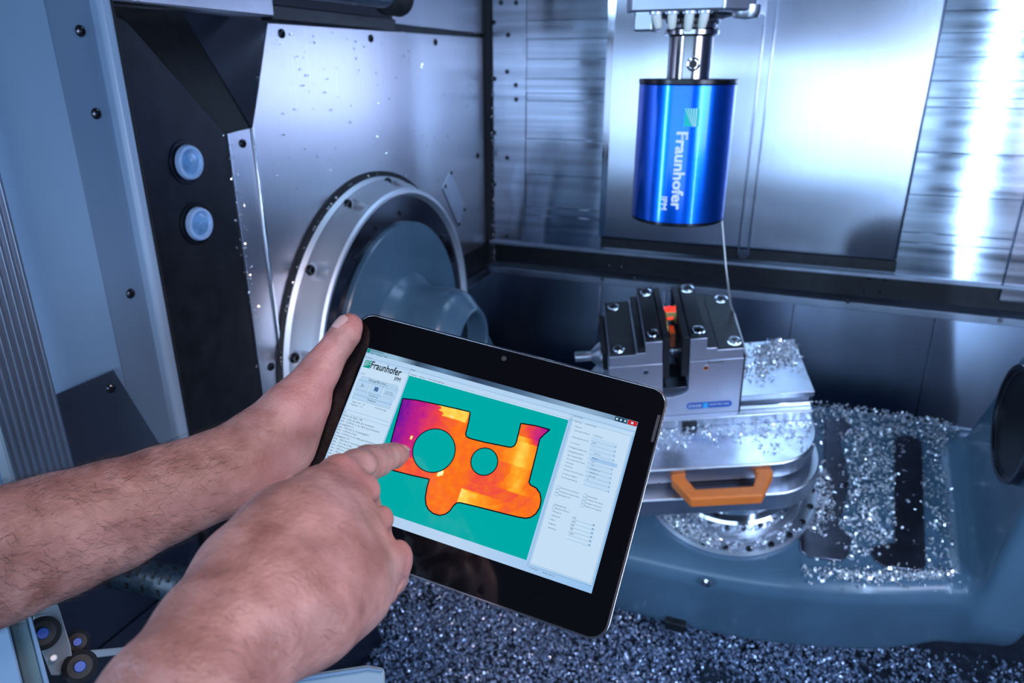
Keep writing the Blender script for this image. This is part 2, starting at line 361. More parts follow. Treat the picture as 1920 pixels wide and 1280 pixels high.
for p in [Z2(*t) for t in ((1605, 15), (1690, 15), (1565, 125), (1645, 195), (1640, 400), (1570, 440), (1688, 475), (1690, 555), (1568, 740), (1640, 880), (1568, 1028))] + [Z6(*t) for t in ((1390, 135), (1390, 408), (1460, 425))]:
    screw(wb, onY(*p, 1.652), (0, -1, 0), .85, 'rivet')
make('lower_lip', MB().box(-.70, .50, 1.640, 1.664, 1.086, 1.094), LEDGE_M, wb, bevel=.001)
make('dark_band', MB().box(-.70, .80, 1.656, 1.675, 1.036, 1.087), OXIDE, wb)
make('ledge', MB().prism([(1.66, 1.040), (1.628, 1.030), (1.628, 1.014), (1.675, 1.014)], 0, -.70, .80), LEDGE_M, wb, bevel=.001)
xs = [-.70, -.395, -.24, .043, .32, .80]
for i in range(len(xs) - 1):
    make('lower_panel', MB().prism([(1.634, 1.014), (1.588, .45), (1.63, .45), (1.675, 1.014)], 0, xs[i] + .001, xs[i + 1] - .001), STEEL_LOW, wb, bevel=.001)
for p in ((1130, 523), (1188, 522), (1590, 565), (1875, 600)): screw(wb, onY(*p, 1.628) , (0, -1, .3), .75)
for p in ((1137, 475), (1161, 477), (1140, 498), (1163, 500), (1630, 521), (1660, 523), (1623, 545), (1652, 547)): screw(wb, onY(*p, 1.656), (0, -1, 0), .8)
# ---- big cover panel on the back wall
cp = thing('cover_panel', 'large satin steel cover panel hanging behind the blue sensor', 'panel', (-.09, 1.62, 1.107))
make('sheet', MB().box(-.400, .223, 1.612, 1.638, 1.1315, 2.0), PANEL_M, cp, bevel=.005, seg=3)
make('edge_fold', MB().prism([(-.402, 1.6128), (-.387, 1.6112), (-.387, 1.620), (-.402, 1.620)], 2, 1.135, 2.0), principled('polished edge', (.7, .74, .82), .12, 1), cp)
make('wiper', MB().box(-.398, .226, 1.616, 1.640, 1.107, 1.131), OXIDE, cp, bevel=.002)
for x in (-.0865, -.0660): make('rib', MB().box(x - .0022, x + .0022, 1.6085, 1.614, 1.118, 2.0), PANEL_M, cp, bevel=.0018, seg=3)
make('rib_foot', MB().box(-.085, -.067, 1.611, 1.617, 1.110, 1.130), STEEL_DK, cp, bevel=.001)
# ---- right wall, ceiling, floor
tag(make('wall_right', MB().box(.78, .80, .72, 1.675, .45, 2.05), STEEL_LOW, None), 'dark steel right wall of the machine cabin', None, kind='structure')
tag(make('ceiling', MB().box(-.86, .80, .35, 1.675, 2.05, 2.07), STEEL_DK, None), 'dark steel roof of the machine cabin', None, kind='structure')
tag(make('floor', MB().box(-.95, .80, .25, 1.675, .44, .455), FLOOR_M, None), 'dark wet floor of the machine cabin under chips', None, kind='structure')
tag(make('wall_front', MB().box(-.72, .80, .25, .27, .44, .74), STEEL_DK, None), 'low dark sill at the front of the cabin', None, kind='structure')

# ---- chrome pipe and header bits over the left wall
pp = thing('header_rail', 'shiny steel rail running along the top of the left wall', 'rail', (-.66, 1.0, 1.58))
make('rail', MB().tube([(-.66, .60, 1.605), (-.66, 1.14, 1.612)], .021, 20), CHROME, pp, smooth=.6)
make('bellows', MB().lathe([(.026, 0), (.030, .006), (.026, .012), (.030, .018), (.026, .024), (.030, .030), (.026, .036), (.03, .042), (.02, .045)], 24, (-.66, 1.14, 1.612), (0, 1, 0)), BLACK_R, pp, smooth=.6)
make('bracket', MB().box(-.70, -.66, .76, .80, 1.583, 1.63), STEEL_DK, pp, bevel=.002)

# ================================================================== ROTARY DRIVE ON THE LEFT WALL
AX = np.array([0, 1.116, 1.022])
rd = thing('rotary_drive', 'round bright steel drive ring with notched rim on left wall', 'drive ring', (-.70, 1.116, .73))
mb = MB().lathe([(.262, .0), (.296, .0), (.297, .006), (.291, .012), (.290, .026), (.281, .044), (.279, .056), (.275, .0595), (.270, .0595), (.266, .054), (.262, .048)], 120, AX + [-.70, 0, 0], (1, 0, 0), closed=True)
ring = make('ring', mb, ALU_B, rd, smooth=.5)
def dirYZ(deg): return np.array([0, math.cos(math.radians(deg)), math.sin(math.radians(deg))])
notch = [111, 140, 168, 196, 222, 250, 278, 306, 334, 2, 30, 57, 84]
cut = MB()
for d in notch: cut.lathe([(0, .0), (.0135, .0), (.0135, .03), (0, .03)], 20, AX + [-.682, 0, 0] + dirYZ(d) * .287, (1, 0, .0))
cut.v = cut.v
cutter = make('cutter', cut, None, None)
bo = ring.modifiers.new('cut', 'BOOLEAN'); bo.object = cutter; bo.operation = 'DIFFERENCE'; bo.solver = 'EXACT'
dg = bpy.context.evaluated_depsgraph_get(); nm = bpy.data.meshes.new_from_object(ring.evaluated_get(dg)); ring.modifiers.clear(); ring.data = nm
shade(nm, .5); bpy.data.objects.remove(cutter)
for d in notch: make('ring_bolt', MB().lathe([(0, 0), (.0085, 0), (.0088, .004), (.0075, .007), (.0045, .007), (.0042, .003), (0, .003)], 16, AX + [-.684, 0, 0] + dirYZ(d) * .2865, (1, 0, 0)), SCREW, ring, smooth=.6)
make('back_seal', MB().lathe([(.290, -.0), (.305, -.0), (.306, .004), (.290, .004)], 96, AX + [-.70, 0, 0], (1, 0, 0), closed=True), BLACK_R, rd, smooth=.6)
fp = make('face_plate', MB().lathe([(.205, .046), (.2665, .046), (.2665, .050), (.205, .050)], 96, AX + [-.70, 0, 0], (1, 0, 0), closed=True), principled('dark polished plate', (.11, .115, .14), .16, 1), rd, smooth=.5)
for d in (87, 127, 42, 107.6, 160, 200, 240, 280, 320, 0): link(bpy.data.objects.new('screw', SCREW_ME), fp, align((1, 0, 0), AX + [-.6498, 0, 0] + dirYZ(d) * .235) @ Matrix.Scale(.8, 4))

# ================================================================== SIGNED DISTANCE MESHER (castings, arms)
import openvdb
class Field:
    def __init__(s, lo, hi, vox):
        s.lo = np.array(lo, np.float32); s.vox = vox; s.n = np.ceil((np.array(hi) - s.lo) / vox).astype(int) + 1
        s.D = np.full(s.n, .05, np.float32)
    def sub(s, lo, hi):
        a = np.clip(np.floor((np.array(lo) - s.lo) / s.vox).astype(int), 0, s.n); b = np.clip(np.ceil((np.array(hi) - s.lo) / s.vox).astype(int) + 1, 0, s.n)
        g = [s.lo[i] + s.vox * np.arange(a[i], b[i], dtype=np.float32) for i in range(3)]
        return (slice(a[0], b[0]), slice(a[1], b[1]), slice(a[2], b[2])), g[0][:, None, None], g[1][None, :, None], g[2][None, None, :]
    def smin(s, sl, d, k):
        a = s.D[sl]; h = np.maximum(k - np.abs(a - d), 0) / k; s.D[sl] = np.minimum(a, d) - h * h * k * .25
    def smax(s, sl, d, k):
        a = s.D[sl]; h = np.maximum(k - np.abs(a - d), 0) / k; s.D[sl] = np.maximum(a, d) + h * h * k * .25
    def cone(s, A, ra, B, rb, k=.006, flat=None, carve=False):
        """tapered capsule; flat=(axis, factor) squashes its section along axis"""
        A = np.array(A, float); B = np.array(B, float); R = max(ra, rb) + k + 3 * s.vox
        sl, X, Y, Z = s.sub(np.minimum(A, B) - R, np.maximum(A, B) + R)
        ab = B - A; L2 = max(ab @ ab, 1e-12)
        dx, dy, dz = X - A[0], Y - A[1], Z - A[2]
        t = np.clip((dx * ab[0] + dy * ab[1] + dz * ab[2]) / L2, 0, 1)
        dx = dx - t * ab[0]; dy = dy - t * ab[1]; dz = dz - t * ab[2]; q = dx * dx + dy * dy + dz * dz
        if flat:
            n = unit(flat[0]); c = dx * n[0] + dy * n[1] + dz * n[2]; q = q + c * c * (1 / flat[1] ** 2 - 1)
        d = (np.sqrt(q) - (ra + t * (rb - ra))).astype(np.float32)
        s.smax(sl, -d, k) if carve else s.smin(sl, d, k)
    def fn(s, lo, hi, f, k=.006, carve=False):
        sl, X, Y, Z = s.sub(np.array(lo) - k - 3 * s.vox, np.array(hi) + k + 3 * s.vox); d = f(X, Y, Z).astype(np.float32)
        d = np.broadcast_to(d, s.D[sl].shape)
        s.smax(sl, -d, k) if carve else s.smin(sl, d, k)
    def mesh(s, M=None):
        g = openvdb.FloatGrid(background=.05); g.copyFromArray(np.ascontiguousarray(s.D)); p, q = g.convertToQuads(isovalue=0.0)
        v = p * s.vox + s.lo; mb = MB(); mb.v = [tuple(map(float, t)) for t in v]; mb.f = [tuple(int(i) for i in t) for t in q]
        if M: mb.xf(M)
        return mb, v
def relax(mb, it, lam=.5):
    v = np.array(mb.v); f = np.array(mb.f); e = np.concatenate([f[:, [0, 1]], f[:, [1, 2]], f[:, [2, 3]], f[:, [3, 0]]])
    cnt = np.bincount(e[:, 0], minlength=len(v)) + np.bincount(e[:, 1], minlength=len(v)); cnt = np.maximum(cnt, 1)
    for i in range(it):
        for la in (lam, -lam * .98):
            a = np.zeros_like(v); np.add.at(a, e[:, 0], v[e[:, 1]]); np.add.at(a, e[:, 1], v[e[:, 0]]); v = v + la * (a / cnt[:, None] - v)
    mb.v = [tuple(t) for t in v]; return mb
# ================================================================== TRUNNION CRADLE
cr = thing('trunnion_cradle', 'blue grey cast swivel cradle dusted with chips carrying the round table', 'cradle', (-.1, 1.05, .56))
F_ = Field((-.68, -.30, -.52), (.50, .34, .17), .005)
def base_fn(X, Y, Z):
    r = .035; yf = -.205 + .41 * np.maximum(X + .1, 0) ** 2
    qx = np.maximum(-.60 - X, X - .42) + r; qy = np.maximum(yf - Y, Y - .25) + r; qz = np.maximum(-.455 - Z + np.maximum(X - .28, 0) * -.6, Z + .25) + r
    qz = np.maximum(-.455 + np.maximum(X - .22, 0) ** 2 * 2.2 - Z, Z + .25) + r
    return np.minimum(np.maximum(np.maximum(qx, qy), qz), 0) + np.sqrt(np.maximum(qx, 0) ** 2 + np.maximum(qy, 0) ** 2 + np.maximum(qz, 0) ** 2) - r
F_.fn((-.64, -.26, -.5), (.48, .3, -.22), base_fn)
def arm_fn(x0, x1, r0, r1, y1):
    def f(X, Y, Z):
        t = np.clip(-Z / .30, 0, 1); d = np.sqrt((Y - t * y1) ** 2 + np.where(Z > 0, Z, np.where(Z < -.30, Z + .30, 0)) ** 2) - (r0 + (r1 - r0) * t)
        e = np.maximum(x0 - X, X - x1); r = .014
        a = np.maximum(d + r, 0); b = np.maximum(e + r, 0)
        return np.minimum(np.maximum(d, e) + r, 0) + np.sqrt(a * a + b * b) - r
    return f
F_.fn((.30, -.25, -.42), (.46, .28, .16), arm_fn(.352, .43, .112, .175, .03), .05)
F_.fn((-.66, -.25, -.42), (-.48, .28, .16), arm_fn(-.60, -.532, .100, .175, .03), .05)
F_.cone((-.640, 0, 0), .125, (-.590, 0, 0), .085, .03)
F_.cone((-.625, 0, 0), .088, (-.560, 0, 0), .088, .03)
F_.fn((-.56, -.08, -.08), (-.50, .08, .08), lambda X, Y, Z: np.maximum(np.sqrt(Y * Y + Z * Z) - .064, -.548 - X), .006, True)
mb, _ = F_.mesh(M_CR); relax(mb, 2)
casting = make('casting', mb, CAST, cr, smooth=1.2)
make('hub_disc', MB().lathe([(0, .040), (.2185, .040), (.2185, .058), (.2165, .0605), (0, .0605)], 96, AX + [-.70, 0, 0], (1, 0, 0)), CAST, cr, smooth=.5)
make('bore', MB().lathe([(0, 0), (.063, 0), (.063, .004), (0, .004)], 48, AX + [-.5475, 0, 0], (1, 0, 0)), STEEL_DK, cr, smooth=.5)
rc = make('bearing_cover', MB().lathe([(0, .004), (.076, .004), (.078, .002), (.084, .002), (.086, .008), (.078, .012), (0, .012)], 64, AX + [.3415, 0, 0], (1, 0, 0)), OXIDE, cr, smooth=.5)
make('cover_rim', MB().lathe([(.079, -.001), (.0865, -.001), (.0865, .006), (.079, .006)], 64, AX + [.3415, 0, 0], (1, 0, 0), closed=True), STEEL_DK, rc, smooth=.6)
Z9 = lambda x, y: (1100 + x / 2.977, 720 + y / 2.977)
def onH(x, y, h):
    r = ray(x, y); t = ((A0 + EZ * h - CAM) @ EZ) / (r @ EZ); d = CAM + r * t - A0; return (float(d @ EX), float(d @ EY))
def onVh(x, y, h):
    r = ray(x, y); t = ((VO + EZ * h - CAM) @ EZ) / (r @ EZ); d = CAM + r * t - VO; return (float(d @ VL), float(d @ VJ))
J1 = [onH(*Z9(*p), -.25) for p in ((1715, 330), (1735, 300), (1830, 290), (1868, 330), (1892, 1010), (1870, 1040), (1840, 1045), (1660, 1022), (1605, 990), (1588, 950), (1592, 915), (1640, 898), (1712, 888))]
J2 = [onH(*Z9(*p), -.25) for p in ((1330, 190), (1440, 200), (1480, 245), (1410, 320), (1445, 430), (1462, 560), (1440, 690), (1395, 790), (1440, 830), (1472, 880), (1462, 950), (1420, 992), (1240, 968), (1192, 935), (1186, 880), (1190, 800), (1260, 730), (1310, 600), (1325, 450))]
PLATE = principled('dark pocket plate', (.15, .15, .19), .26, 1, mottled=((40, 40, 40), .2))
for j in (J1, J2): make('insert_plate', MB().prism(j, 2, -.2515, -.2465).xf(M_CR), PLATE, cr, bevel=.0015)
for p in ((1370, 640), (1340, 725), (1440, 560)):
    q_ = onH(*Z9(*p), -.2465); link(bpy.data.objects.new('screw', SCREW_ME), cr, align(EZ, A0 + EX * q_[0] + EY * q_[1] + EZ * -.2465) @ Matrix.Scale(.9, 4))
def onFront(x, y, Ly):
    r = ray(x, y); t = ((A0 + EY * Ly - CAM) @ EY) / (r @ EY); return CAM + r * t
make('plug', MB().lathe([(0, 0), (.0095, 0), (.010, .002), (.007, .005), (.003, .0055), (0, .0055)], 20, onFront(1324, 1091, -.2045), -EY), CHROME, cr, smooth=.6)
p_ = onFront(1267, 1166, -.2055); make('stop_block', MB().box(-.018, .018, -.012, .012, -.014, .014).xf(frame(EX, EY, EZ, p_)), OXIDE, cr, bevel=.002)

# ================================================================== ROTARY TABLE, PALLETS
TCn = A0 + EX * -.036 + EY * -.007
rt = thing('rotary_table', 'round steel rotary table flange ringed with screws under the pallets', 'rotary table', TCn + EZ * -.25)
make('flange', MB().lathe([(.10, -.252), (.152, -.252), (.153, -.244), (.149, -.238), (.136, -.238), (.130, -.236), (.128, -.230), (.10, -.230)], 96, TCn, EZ), ALU, rt, smooth=.5)
make('neck', MB().lathe([(0, -.235), (.122, -.235), (.122, -.200), (.118, -.196), (.112, -.196), (.112, -.150), (0, -.150)], 96, TCn, EZ), CHROME, rt, smooth=.5)
for k in range(24):
    a = 2 * PI * k / 24 + .1; screw(rt, TCn + EX * .1425 * math.cos(a) + EY * .1425 * math.sin(a) + EZ * -.238, EZ, .95)
def rrect(x0, x1, y0, y1, r, n=10):
    o = []
    rs = r if hasattr(r, '__len__') else [r] * 4
    for cx, cy, a0, r in ((x1 - rs[0], y1 - rs[0], 0, rs[0]), (x0 + rs[1], y1 - rs[1], 90, rs[1]), (x0 + rs[2], y0 + rs[2], 180, rs[2]), (x1 - rs[3], y0 + rs[3], 270, rs[3])):
        for i in range(n + 1):
            a = math.radians(a0 + 90 * i / n); o.append((cx + r * math.cos(a), cy + r * math.sin(a)))
    return o
lp = thing('clamping_pallet', 'thick lower aluminium pallet with rounded corners on the rotary table', 'pallet', VO + EZ * -.11)
make('plate', MB().prism(rrect(-.255, .126, -.117, .20, .085), 2, -.110, -.068).xf(M_VI), ALU, lp, bevel=.003)
make('locating_boss', MB().prism(rrect(-.22, .10, -.095, .18, .07), 2, -.068, -.056).xf(M_VI), STEEL_DK, lp)
up_ = thing('handle_pallet', 'upper shiny aluminium pallet with an orange carrying handle under the vise', 'pallet', VO + EZ * -.056)
make('plate', MB().prism(rrect(-.245, .119, -.095, .185, .08), 2, -.056, -.021).xf(M_VI), ALU_TOP, up_, bevel=.003)
hd = [(-.120, -.0945), (-.122, -.104), (-.098, -.146), (.008, -.146), (.034, -.104), (.032, -.0945), (.008, -.0945), (.010, -.102), (-.002, -.127), (-.088, -.127), (-.101, -.102), (-.098, -.0945)]
make('handle', MB().prism(hd, 2, -.052, -.030).xf(M_VI), ORANGE, up_, bevel=.003, seg=3)
make('riser', MB().box(-.215, .116, -.010, .140, -.021, 0).xf(M_VI), ALU, up_, bevel=.002)
make('clamp_nub', MB().box(-.092, -.068, -.0125, -.004, -.019, -.006).xf(M_VI), OXIDE, up_, bevel=.001)

# ================================================================== VISE
vi = thing('machine_vise', 'grey steel machine vise with black jaw plates clamping the small part', 'vise', VO)
def vpart(name, mb, mat, bevel=.001, parent=None, **k): return make(name, mb.xf(M_VI), mat, parent or vi, bevel=bevel, **k)
vpart('body', MB().prism([(-.206, 0.0005), (0, 0.0005), (0, .118), (-.082, .118), (-.082, .058), (-.088, .048), (-.108, .042), (-.123, .042), (-.123, .118), (-.206, .118)], 1, 0, .136), ALU_FACE)
vpart('carrier', MB().prism([(-.204, .1185), (-.204, .139), (-.163, .139), (-.163, .142), (-.149, .142), (-.149, .163), (-.1235, .163), (-.1235, .1185)], 1, .001, .135), ALU_FACE)
vpart('carrier', MB().prism([(-.082, .1185), (-.082, .163), (-.057, .163), (-.057, .142), (-.041, .142), (-.041, .137), (-.001, .137), (-.001, .1185)], 1, .001, .135), ALU_FACE)
for x0, x1, h0, h1 in ((-.203, -.163, .139, .1415), (-.160, -.150, .142, .150), (-.1485, -.124, .163, .1665), (-.0815, -.0575, .163, .1665), (-.0555, -.042, .142, .1445), (-.040, -.0015, .137, .1395)):
    vpart('top_plate', MB().box(x0, x1, .0015, .1345, h0, h1), OXIDE, .0008)
for x0, x1 in ((-.1225, -.1125), (-.0935, -.083)): vpart('jaw', MB().box(x0, x1, .003, .133, .085, .165), OXIDE, .001)
for a_, h_ in ((-.190, .1415), (-.1365, .1665), (-.0690, .1665), (-.0135, .1395)):
    for b_ in (.0155, .1205):
        cap_bolt(vi, M_VI @ Matrix.Translation((a_, b_, h_)), .0085)
vpart('lead_screw', MB().tube([(-.125, .068, .085), (-.08, .068, .085)], .009, 16), CHROME, 0, smooth=.6)
for k in range(4): vpart('nut_ring', MB().lathe([(.009, 0), (.0135, 0), (.0135, .004), (.009, .004)], 20, (-.118 + k * .008, .068, .085), (1, 0, 0), closed=True), ALU, 0, smooth=.5)
vpart('slot_floor', MB().box(-.1228, -.0822, .006, .134, .040, .0585), STEEL_DK, .001)
vpart('drain_hole', MB().lathe([(0, .0587), (.015, .0587), (.015, .0597), (0, .0597)], 24, (-.102, .045, 0), (0, 0, 1)), SOCKET, 0)
vpart('drive_spindle', MB().lathe([(.022, 0), (.022, .010), (.019, .014), (.008, .026), (.008, .030), (.0085, .050), (.0075, .052), (0, .052)], 32, (-.206, .062, .090), (-1, 0, 0)), ALU, 0, smooth=.5)
vpart('side_block', MB().box(-.214, -.206, .03, .128, .085, .122), OXIDE, .001)
for a_ in (-.149, -.057):
    vpart('threaded_hole', MB().lathe([(.0026, 0), (.0048, 0), (.0048, .0006), (.0026, .0006)], 20, (a_, 0, .103), (0, -1, 0), closed=True), CHROME, 0, smooth=.6)
    vpart('hole', MB().lathe([(0, .0001), (.0028, .0001), (.0028, .0004), (0, .0004)], 20, (a_, 0, .103), (0, -1, 0)), SOCKET, 0)
vpart('seam', MB().box(-.053, -.030, -.0003, .001, .1125, .1135), SOCKET, 0); vpart('seam', MB().box(-.054, -.053, -.0003, .001, .1125, .1175), SOCKET, 0)
# label on the front
lb = vpart('label', MB().prism(rrect(-.084, -.012, .0135, .0265, .006), 1, -.0008, .0002), STICK, 0)
make('label_field', MB().box(-.058, -.050, -.0011, -.0006, .0145, .0255).xf(M_VI), STICK_C, lb)
def on_plane(mb, body, o, ex, ey, width, height=None, bold=.0):
    v, f = text_geo(body, width, height, bold=bold); o = np.array(o, float)
    return mb.add([o + np.array(ex) * p[0] + np.array(ey) * p[1] for p in v], f)
mb = MB(); on_plane(mb, 'SCHUNK', (-.0815, -.0012, .0175), (1, 0, 0), (0, 0, 1), .0215, .0085, .05); on_plane(mb, 'KONTEC KSX', (-.0475, -.0012, .0195), (1, 0, 0), (0, 0, 1), .031, .0055, .05)
make('lettering', mb.xf(M_VI), WHITE_PR, lb, fix=False)
# guide rail to the right
vr = thing('vise_rail', 'bright stepped steel guide rail right of the vise, heaped with chips', 'rail', VO + VL * .06)
vpart('top_slab', MB().box(.002, .1175, .004, .132, .0185, .030), ALU_TOP, .001, vr)
vpart('web', MB().box(.002, .112, .010, .126, .009, .0185), STEEL_DK, 0, vr)
vpart('foot_slab', MB().box(.002, .117, .002, .134, .0005, .009), CHROME, .001, vr)
vpart('end_shim', MB().box(.0005, .0018, -.001, .136, .0005, .122), OXIDE, .0003, vr)
# clamped part
wp = thing('clamped_workpiece', 'small brass and copper part with painted red laser light in the vise jaws', 'workpiece', VO + VL * -.103 + VJ * .06 + EZ * .10)
vpart('bracket', MB().prism([(.030, .128), (.030, .150), (.036, .162), (.044, .166), (.044, .128)], 0, -.1125, -.1105), BRASS, .0003, wp)
vpart('tab', MB().box(-.1110, -.0955, .060, .072, .152, .170), BRASS, .0008, wp)
vpart('copper_core', MB().box(-.1080, -.0985, .034, .056, .120, .148), COPPER, .001, wp)
vpart('side_arm', MB().prism([(.060, .145), (.060, .168), (.076, .172), (.076, .145)], 0, -.0965, -.0945), BRASS, .0003, wp)
rngw = np.random.default_rng(3); mb = MB()
for i in range(40):
    c = np.array([-.1105 + .015 * rngw.random(), .060 + .011 * rngw.random(), .1705 + .0025 * rngw.random()]); s_ = .0012 + .0014 * rngw.random()
    mb.add([c + s_ * rngw.normal(size=3) for _ in range(4)], [(0, 1, 2), (0, 2, 3), (0, 3, 1), (1, 3, 2)])
g_ = vpart('laser_spot', mb, LASER, 0, wp)  # red laser light put into the colour, as flakes with their own glow
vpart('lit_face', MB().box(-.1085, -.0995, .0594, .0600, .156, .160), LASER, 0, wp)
# thin bent rod
tag(make('thin_rod', MB().tube([onY(1353, 405, 1.135), onY(1361, 500, 1.125), onY(1370, 572, 1.115), VO + VL * .0035 + VJ * .10 + EZ * .124, VO + VL * .0035 + VJ * .004 + EZ * .118], [.0016, .0016, .0018, .0024, .0024], 8), principled('grey rod', (.5, .5, .5), .35, .6), None, smooth=1.2), 'thin bent grey rod rising from the vise edge behind the blue sensor', 'rod')

# ================================================================== SPINDLE, TOOL HOLDER, SENSOR
SX, SY = -.154, 1.10
sp = thing('spindle_head', 'cast aluminium spindle nose block with ivory nozzle pegs at the top', 'spindle', (SX, SY, 1.587))
make('nose_block', MB().prism([(-.224, 1.02), (-.105, 1.02), (-.070, 1.06), (-.062, 1.17), (-.235, 1.17), (-.235, 1.04)], 2, 1.5690, 1.80), ALU, sp, bevel=.003)
make('side_block', MB().box(-.222, -.196, 1.03, 1.09, 1.546, 1.577), ALU, sp, bevel=.003)
make('collar', MB().lathe([(.030, 1.561), (.055, 1.567), (.060, 1.577), (.030, 1.577)], 40, (SX, SY, 0), (0, 0, 1), closed=True), STEEL_DK, sp, smooth=.5)
make('lamp_cap', MB().lathe([(0, 1.560), (.016, 1.562), (.019, 1.568), (.019, 1.577), (0, 1.577)], 24, (-.082, 1.07, 0)), ALU, sp, smooth=.6)
for px, l_, tl in ((1230, .022, .005), (1261, .023, .001), (1294, .026, -.001), (1323, .023, -.003)):
    p = onY(px, 18, 1.030); z0 = 1.571
    g_ = make('nozzle_peg', MB().tube([(p[0], p[1], z0), (p[0] + tl * .5, p[1], z0 - l_ * .5), (p[0] + tl * .9, p[1], z0 - l_ * .9), (p[0] + tl, p[1], z0 - l_)], [.0062, .0060, .0050, .0030], 16), PEG, sp, smooth=.8)
    make('socket_ring', MB().lathe([(.006, -.004), (.0095, -.003), (.0095, 0), (.006, 0)], 20, (p[0], p[1], 1.5692), (0, 0, 1), closed=True), ALU, g_, smooth=.6)
th_ = thing('tool_holder', 'polished steel tool holder above the blue sensor', 'tool holder', (SX, SY, 1.486))
make('shank', MB().lathe([(.0, 1.4865), (.0305, 1.4865), (.0305, 1.541), (.0330, 1.543), (.0370, 1.5435), (.0375, 1.549), (.0335, 1.552), (.0335, 1.556), (.0375, 1.559), (.0375, 1.564), (.033, 1.570), (0, 1.570)], 64, (SX, SY, 0)), HOLDER, th_, smooth=.5)
CD = unit([-SX, -SY, 0]); CT = np.array([-CD[1], CD[0], 0])            # towards the viewer; to the viewer's right
hp = np.array([SX, SY, 1.5055]) + unit(CD + CT * .17) * .0300
hn = unit(CD + CT * .17)
hx = make('set_screw', MB().lathe([(.0055, -.001), (.0068, .0005), (.0088, .0010), (.0095, .0003), (.0095, -.001)], 24, hp, hn), CHROME, th_, smooth=.6)
make('socket', MB().lathe([(0, .0005), (.0058, .0005), (.0058, .0009), (0, .0009)], 6, hp, hn), SOCKET, hx)
se = thing('laser_sensor', 'shiny blue cylindrical sensor with white lettering hanging over the vise', 'sensor', (SX, SY, 1.287))
make('housing', MB().lathe([(0, 1.292), (.0675, 1.292), (.0682, 1.293), (.0682, 1.4785), (.0675, 1.4795), (0, 1.4795)], 128, (SX, SY, 0)), BLUE_AN, se, smooth=.5)
make('top_cap', MB().lathe([(0, 1.4795), (.0680, 1.4795), (.0688, 1.4805), (.0688, 1.4858), (.0680, 1.4864), (0, 1.4864)], 96, (SX, SY, 0)), BLACK_AN, se, smooth=.5)
make('bottom_rim', MB().lathe([(0, 1.287), (.0640, 1.287), (.0678, 1.2890), (.0678, 1.292), (0, 1.292)], 96, (SX, SY, 0)), BLACK_AN, se, smooth=.5)
def wrap(v2, z0, s0, rad=.06882):
    """lettering (x along the reading direction = downwards, y = to the right) onto the drum"""
    o = []
    for x, y in v2:
        a = (s0 + y) / .0682; d = CD * math.cos(a) + CT * math.sin(a); o.append(np.array([SX, SY, z0 - x]) + d * rad)
    return o
v, f = text_geo('Fraunhofer', .1065, .0212, bold=.06); mb = MB().add(wrap(v, 1.419, -.0096), f)
v, f = text_geo('IPM', .0190, .0118, bold=.06); mb.add(wrap(v, 1.330, -.0239), f)
make('lettering', mb, WHITE_PR, se, fix=False)
def grid(x0, x1, y0, y1, n=6):
    v = [(x0 + (x1 - x0) * i / n, y0 + (y1 - y0) * j / n) for i in range(n + 1) for j in range(n + 1)]
    return v, [(i * (n + 1) + j, i * (n + 1) + j + 1, (i + 1) * (n + 1) + j + 1, (i + 1) * (n + 1) + j) for i in range(n) for j in range(n)]
v, f = grid(0, .0235, 0, .0200); lg = make('emblem', MB().add(wrap(v, 1.4495, -.0010, .06845), f), TEAL_PR, se, fix=False)
mb = MB()
for k in range(5):
    pts = []; w_ = .0007 + .0001 * k
    for i in range(9):
        t = i / 8; x = t * .0235; y = .0006 + k * .0036 + (.0115 - .0026 * k) * t ** (1.1 + .12 * k)
        pts.append((x, min(y, .0198), min(y + w_ * (1 - .5 * t), .020)))
    n0 = len(mb.v); vv = []
    for x, a_, b_ in pts: vv += [(x, a_), (x, b_)]
    o = []
    for x, y in vv:
        an = (-.0010 + y) / .0682; o.append(np.array([SX, SY, 1.4495 - x]) + (CD * math.cos(an) + CT * math.sin(an)) * .06855)
    mb.add(o, [(2 * i, 2 * i + 1, 2 * i + 3, 2 * i + 2) for i in range(8)])
make('stripes', mb, WHITE_PR, lg, fix=False)

# ================================================================== CHIPS
def chips(name, label, pts, nrm, size, mat, seed, parent=None):
    """many small curled shavings as one mass"""
    r = np.random.default_rng(seed); P_ = np.array(pts, float); n = len(P_)
    nz = lambda a: a / np.linalg.norm(a, axis=1, keepdims=True)
    s = size * (.45 + .9 * r.random((n, 1))); d = nz(r.normal(size=(n, 3))); u = nz(np.cross(d, r.normal(size=(n, 3)))); w_ = np.cross(d, u)
    wd = s * (.28 + .25 * r.random((n, 1))); cur = s * (.2 + .5 * r.random((n, 1))); c = P_ + np.asarray(nrm) * s * .35; V = []
    for t in (-.5, -.17, .17, .5):
        m = c + d * s * t + w_ * cur * (4 * t * t - .5); V += [m - u * wd / 2, m + u * wd / 2]
    V = np.stack(V, 1).reshape(-1, 3); b0 = np.arange(n)[:, None] * 8
    Fc = np.concatenate([b0 + np.array([[2 * k, 2 * k + 1, 2 * k + 3, 2 * k + 2]]) for k in range(3)])
    me = bpy.data.meshes.new(name); me.from_pydata(V.tolist(), [], Fc.tolist()); me.materials.append(mat)
    return tag(link(bpy.data.objects.new(name, me), parent, Matrix.Identity(4)), label, 'chips', kind='stuff')
R2 = np.random.default_rng(11)
def loc(x, y, h): return A0 + EX * x + EY * y + EZ * h
def vloc(a, b, h): return VO + VL * a + VJ * b + EZ * h
pts = []
def in_poly(p, poly):
    c = False; j = len(poly) - 1
    for i in range(len(poly)):
        if (poly[i][1] > p[1]) != (poly[j][1] > p[1]) and p[0] < (poly[j][0] - poly[i][0]) * (p[1] - poly[i][1]) / (poly[j][1] - poly[i][1]) + poly[i][0]: c = not c
        j = i
    return c
n_try = 0
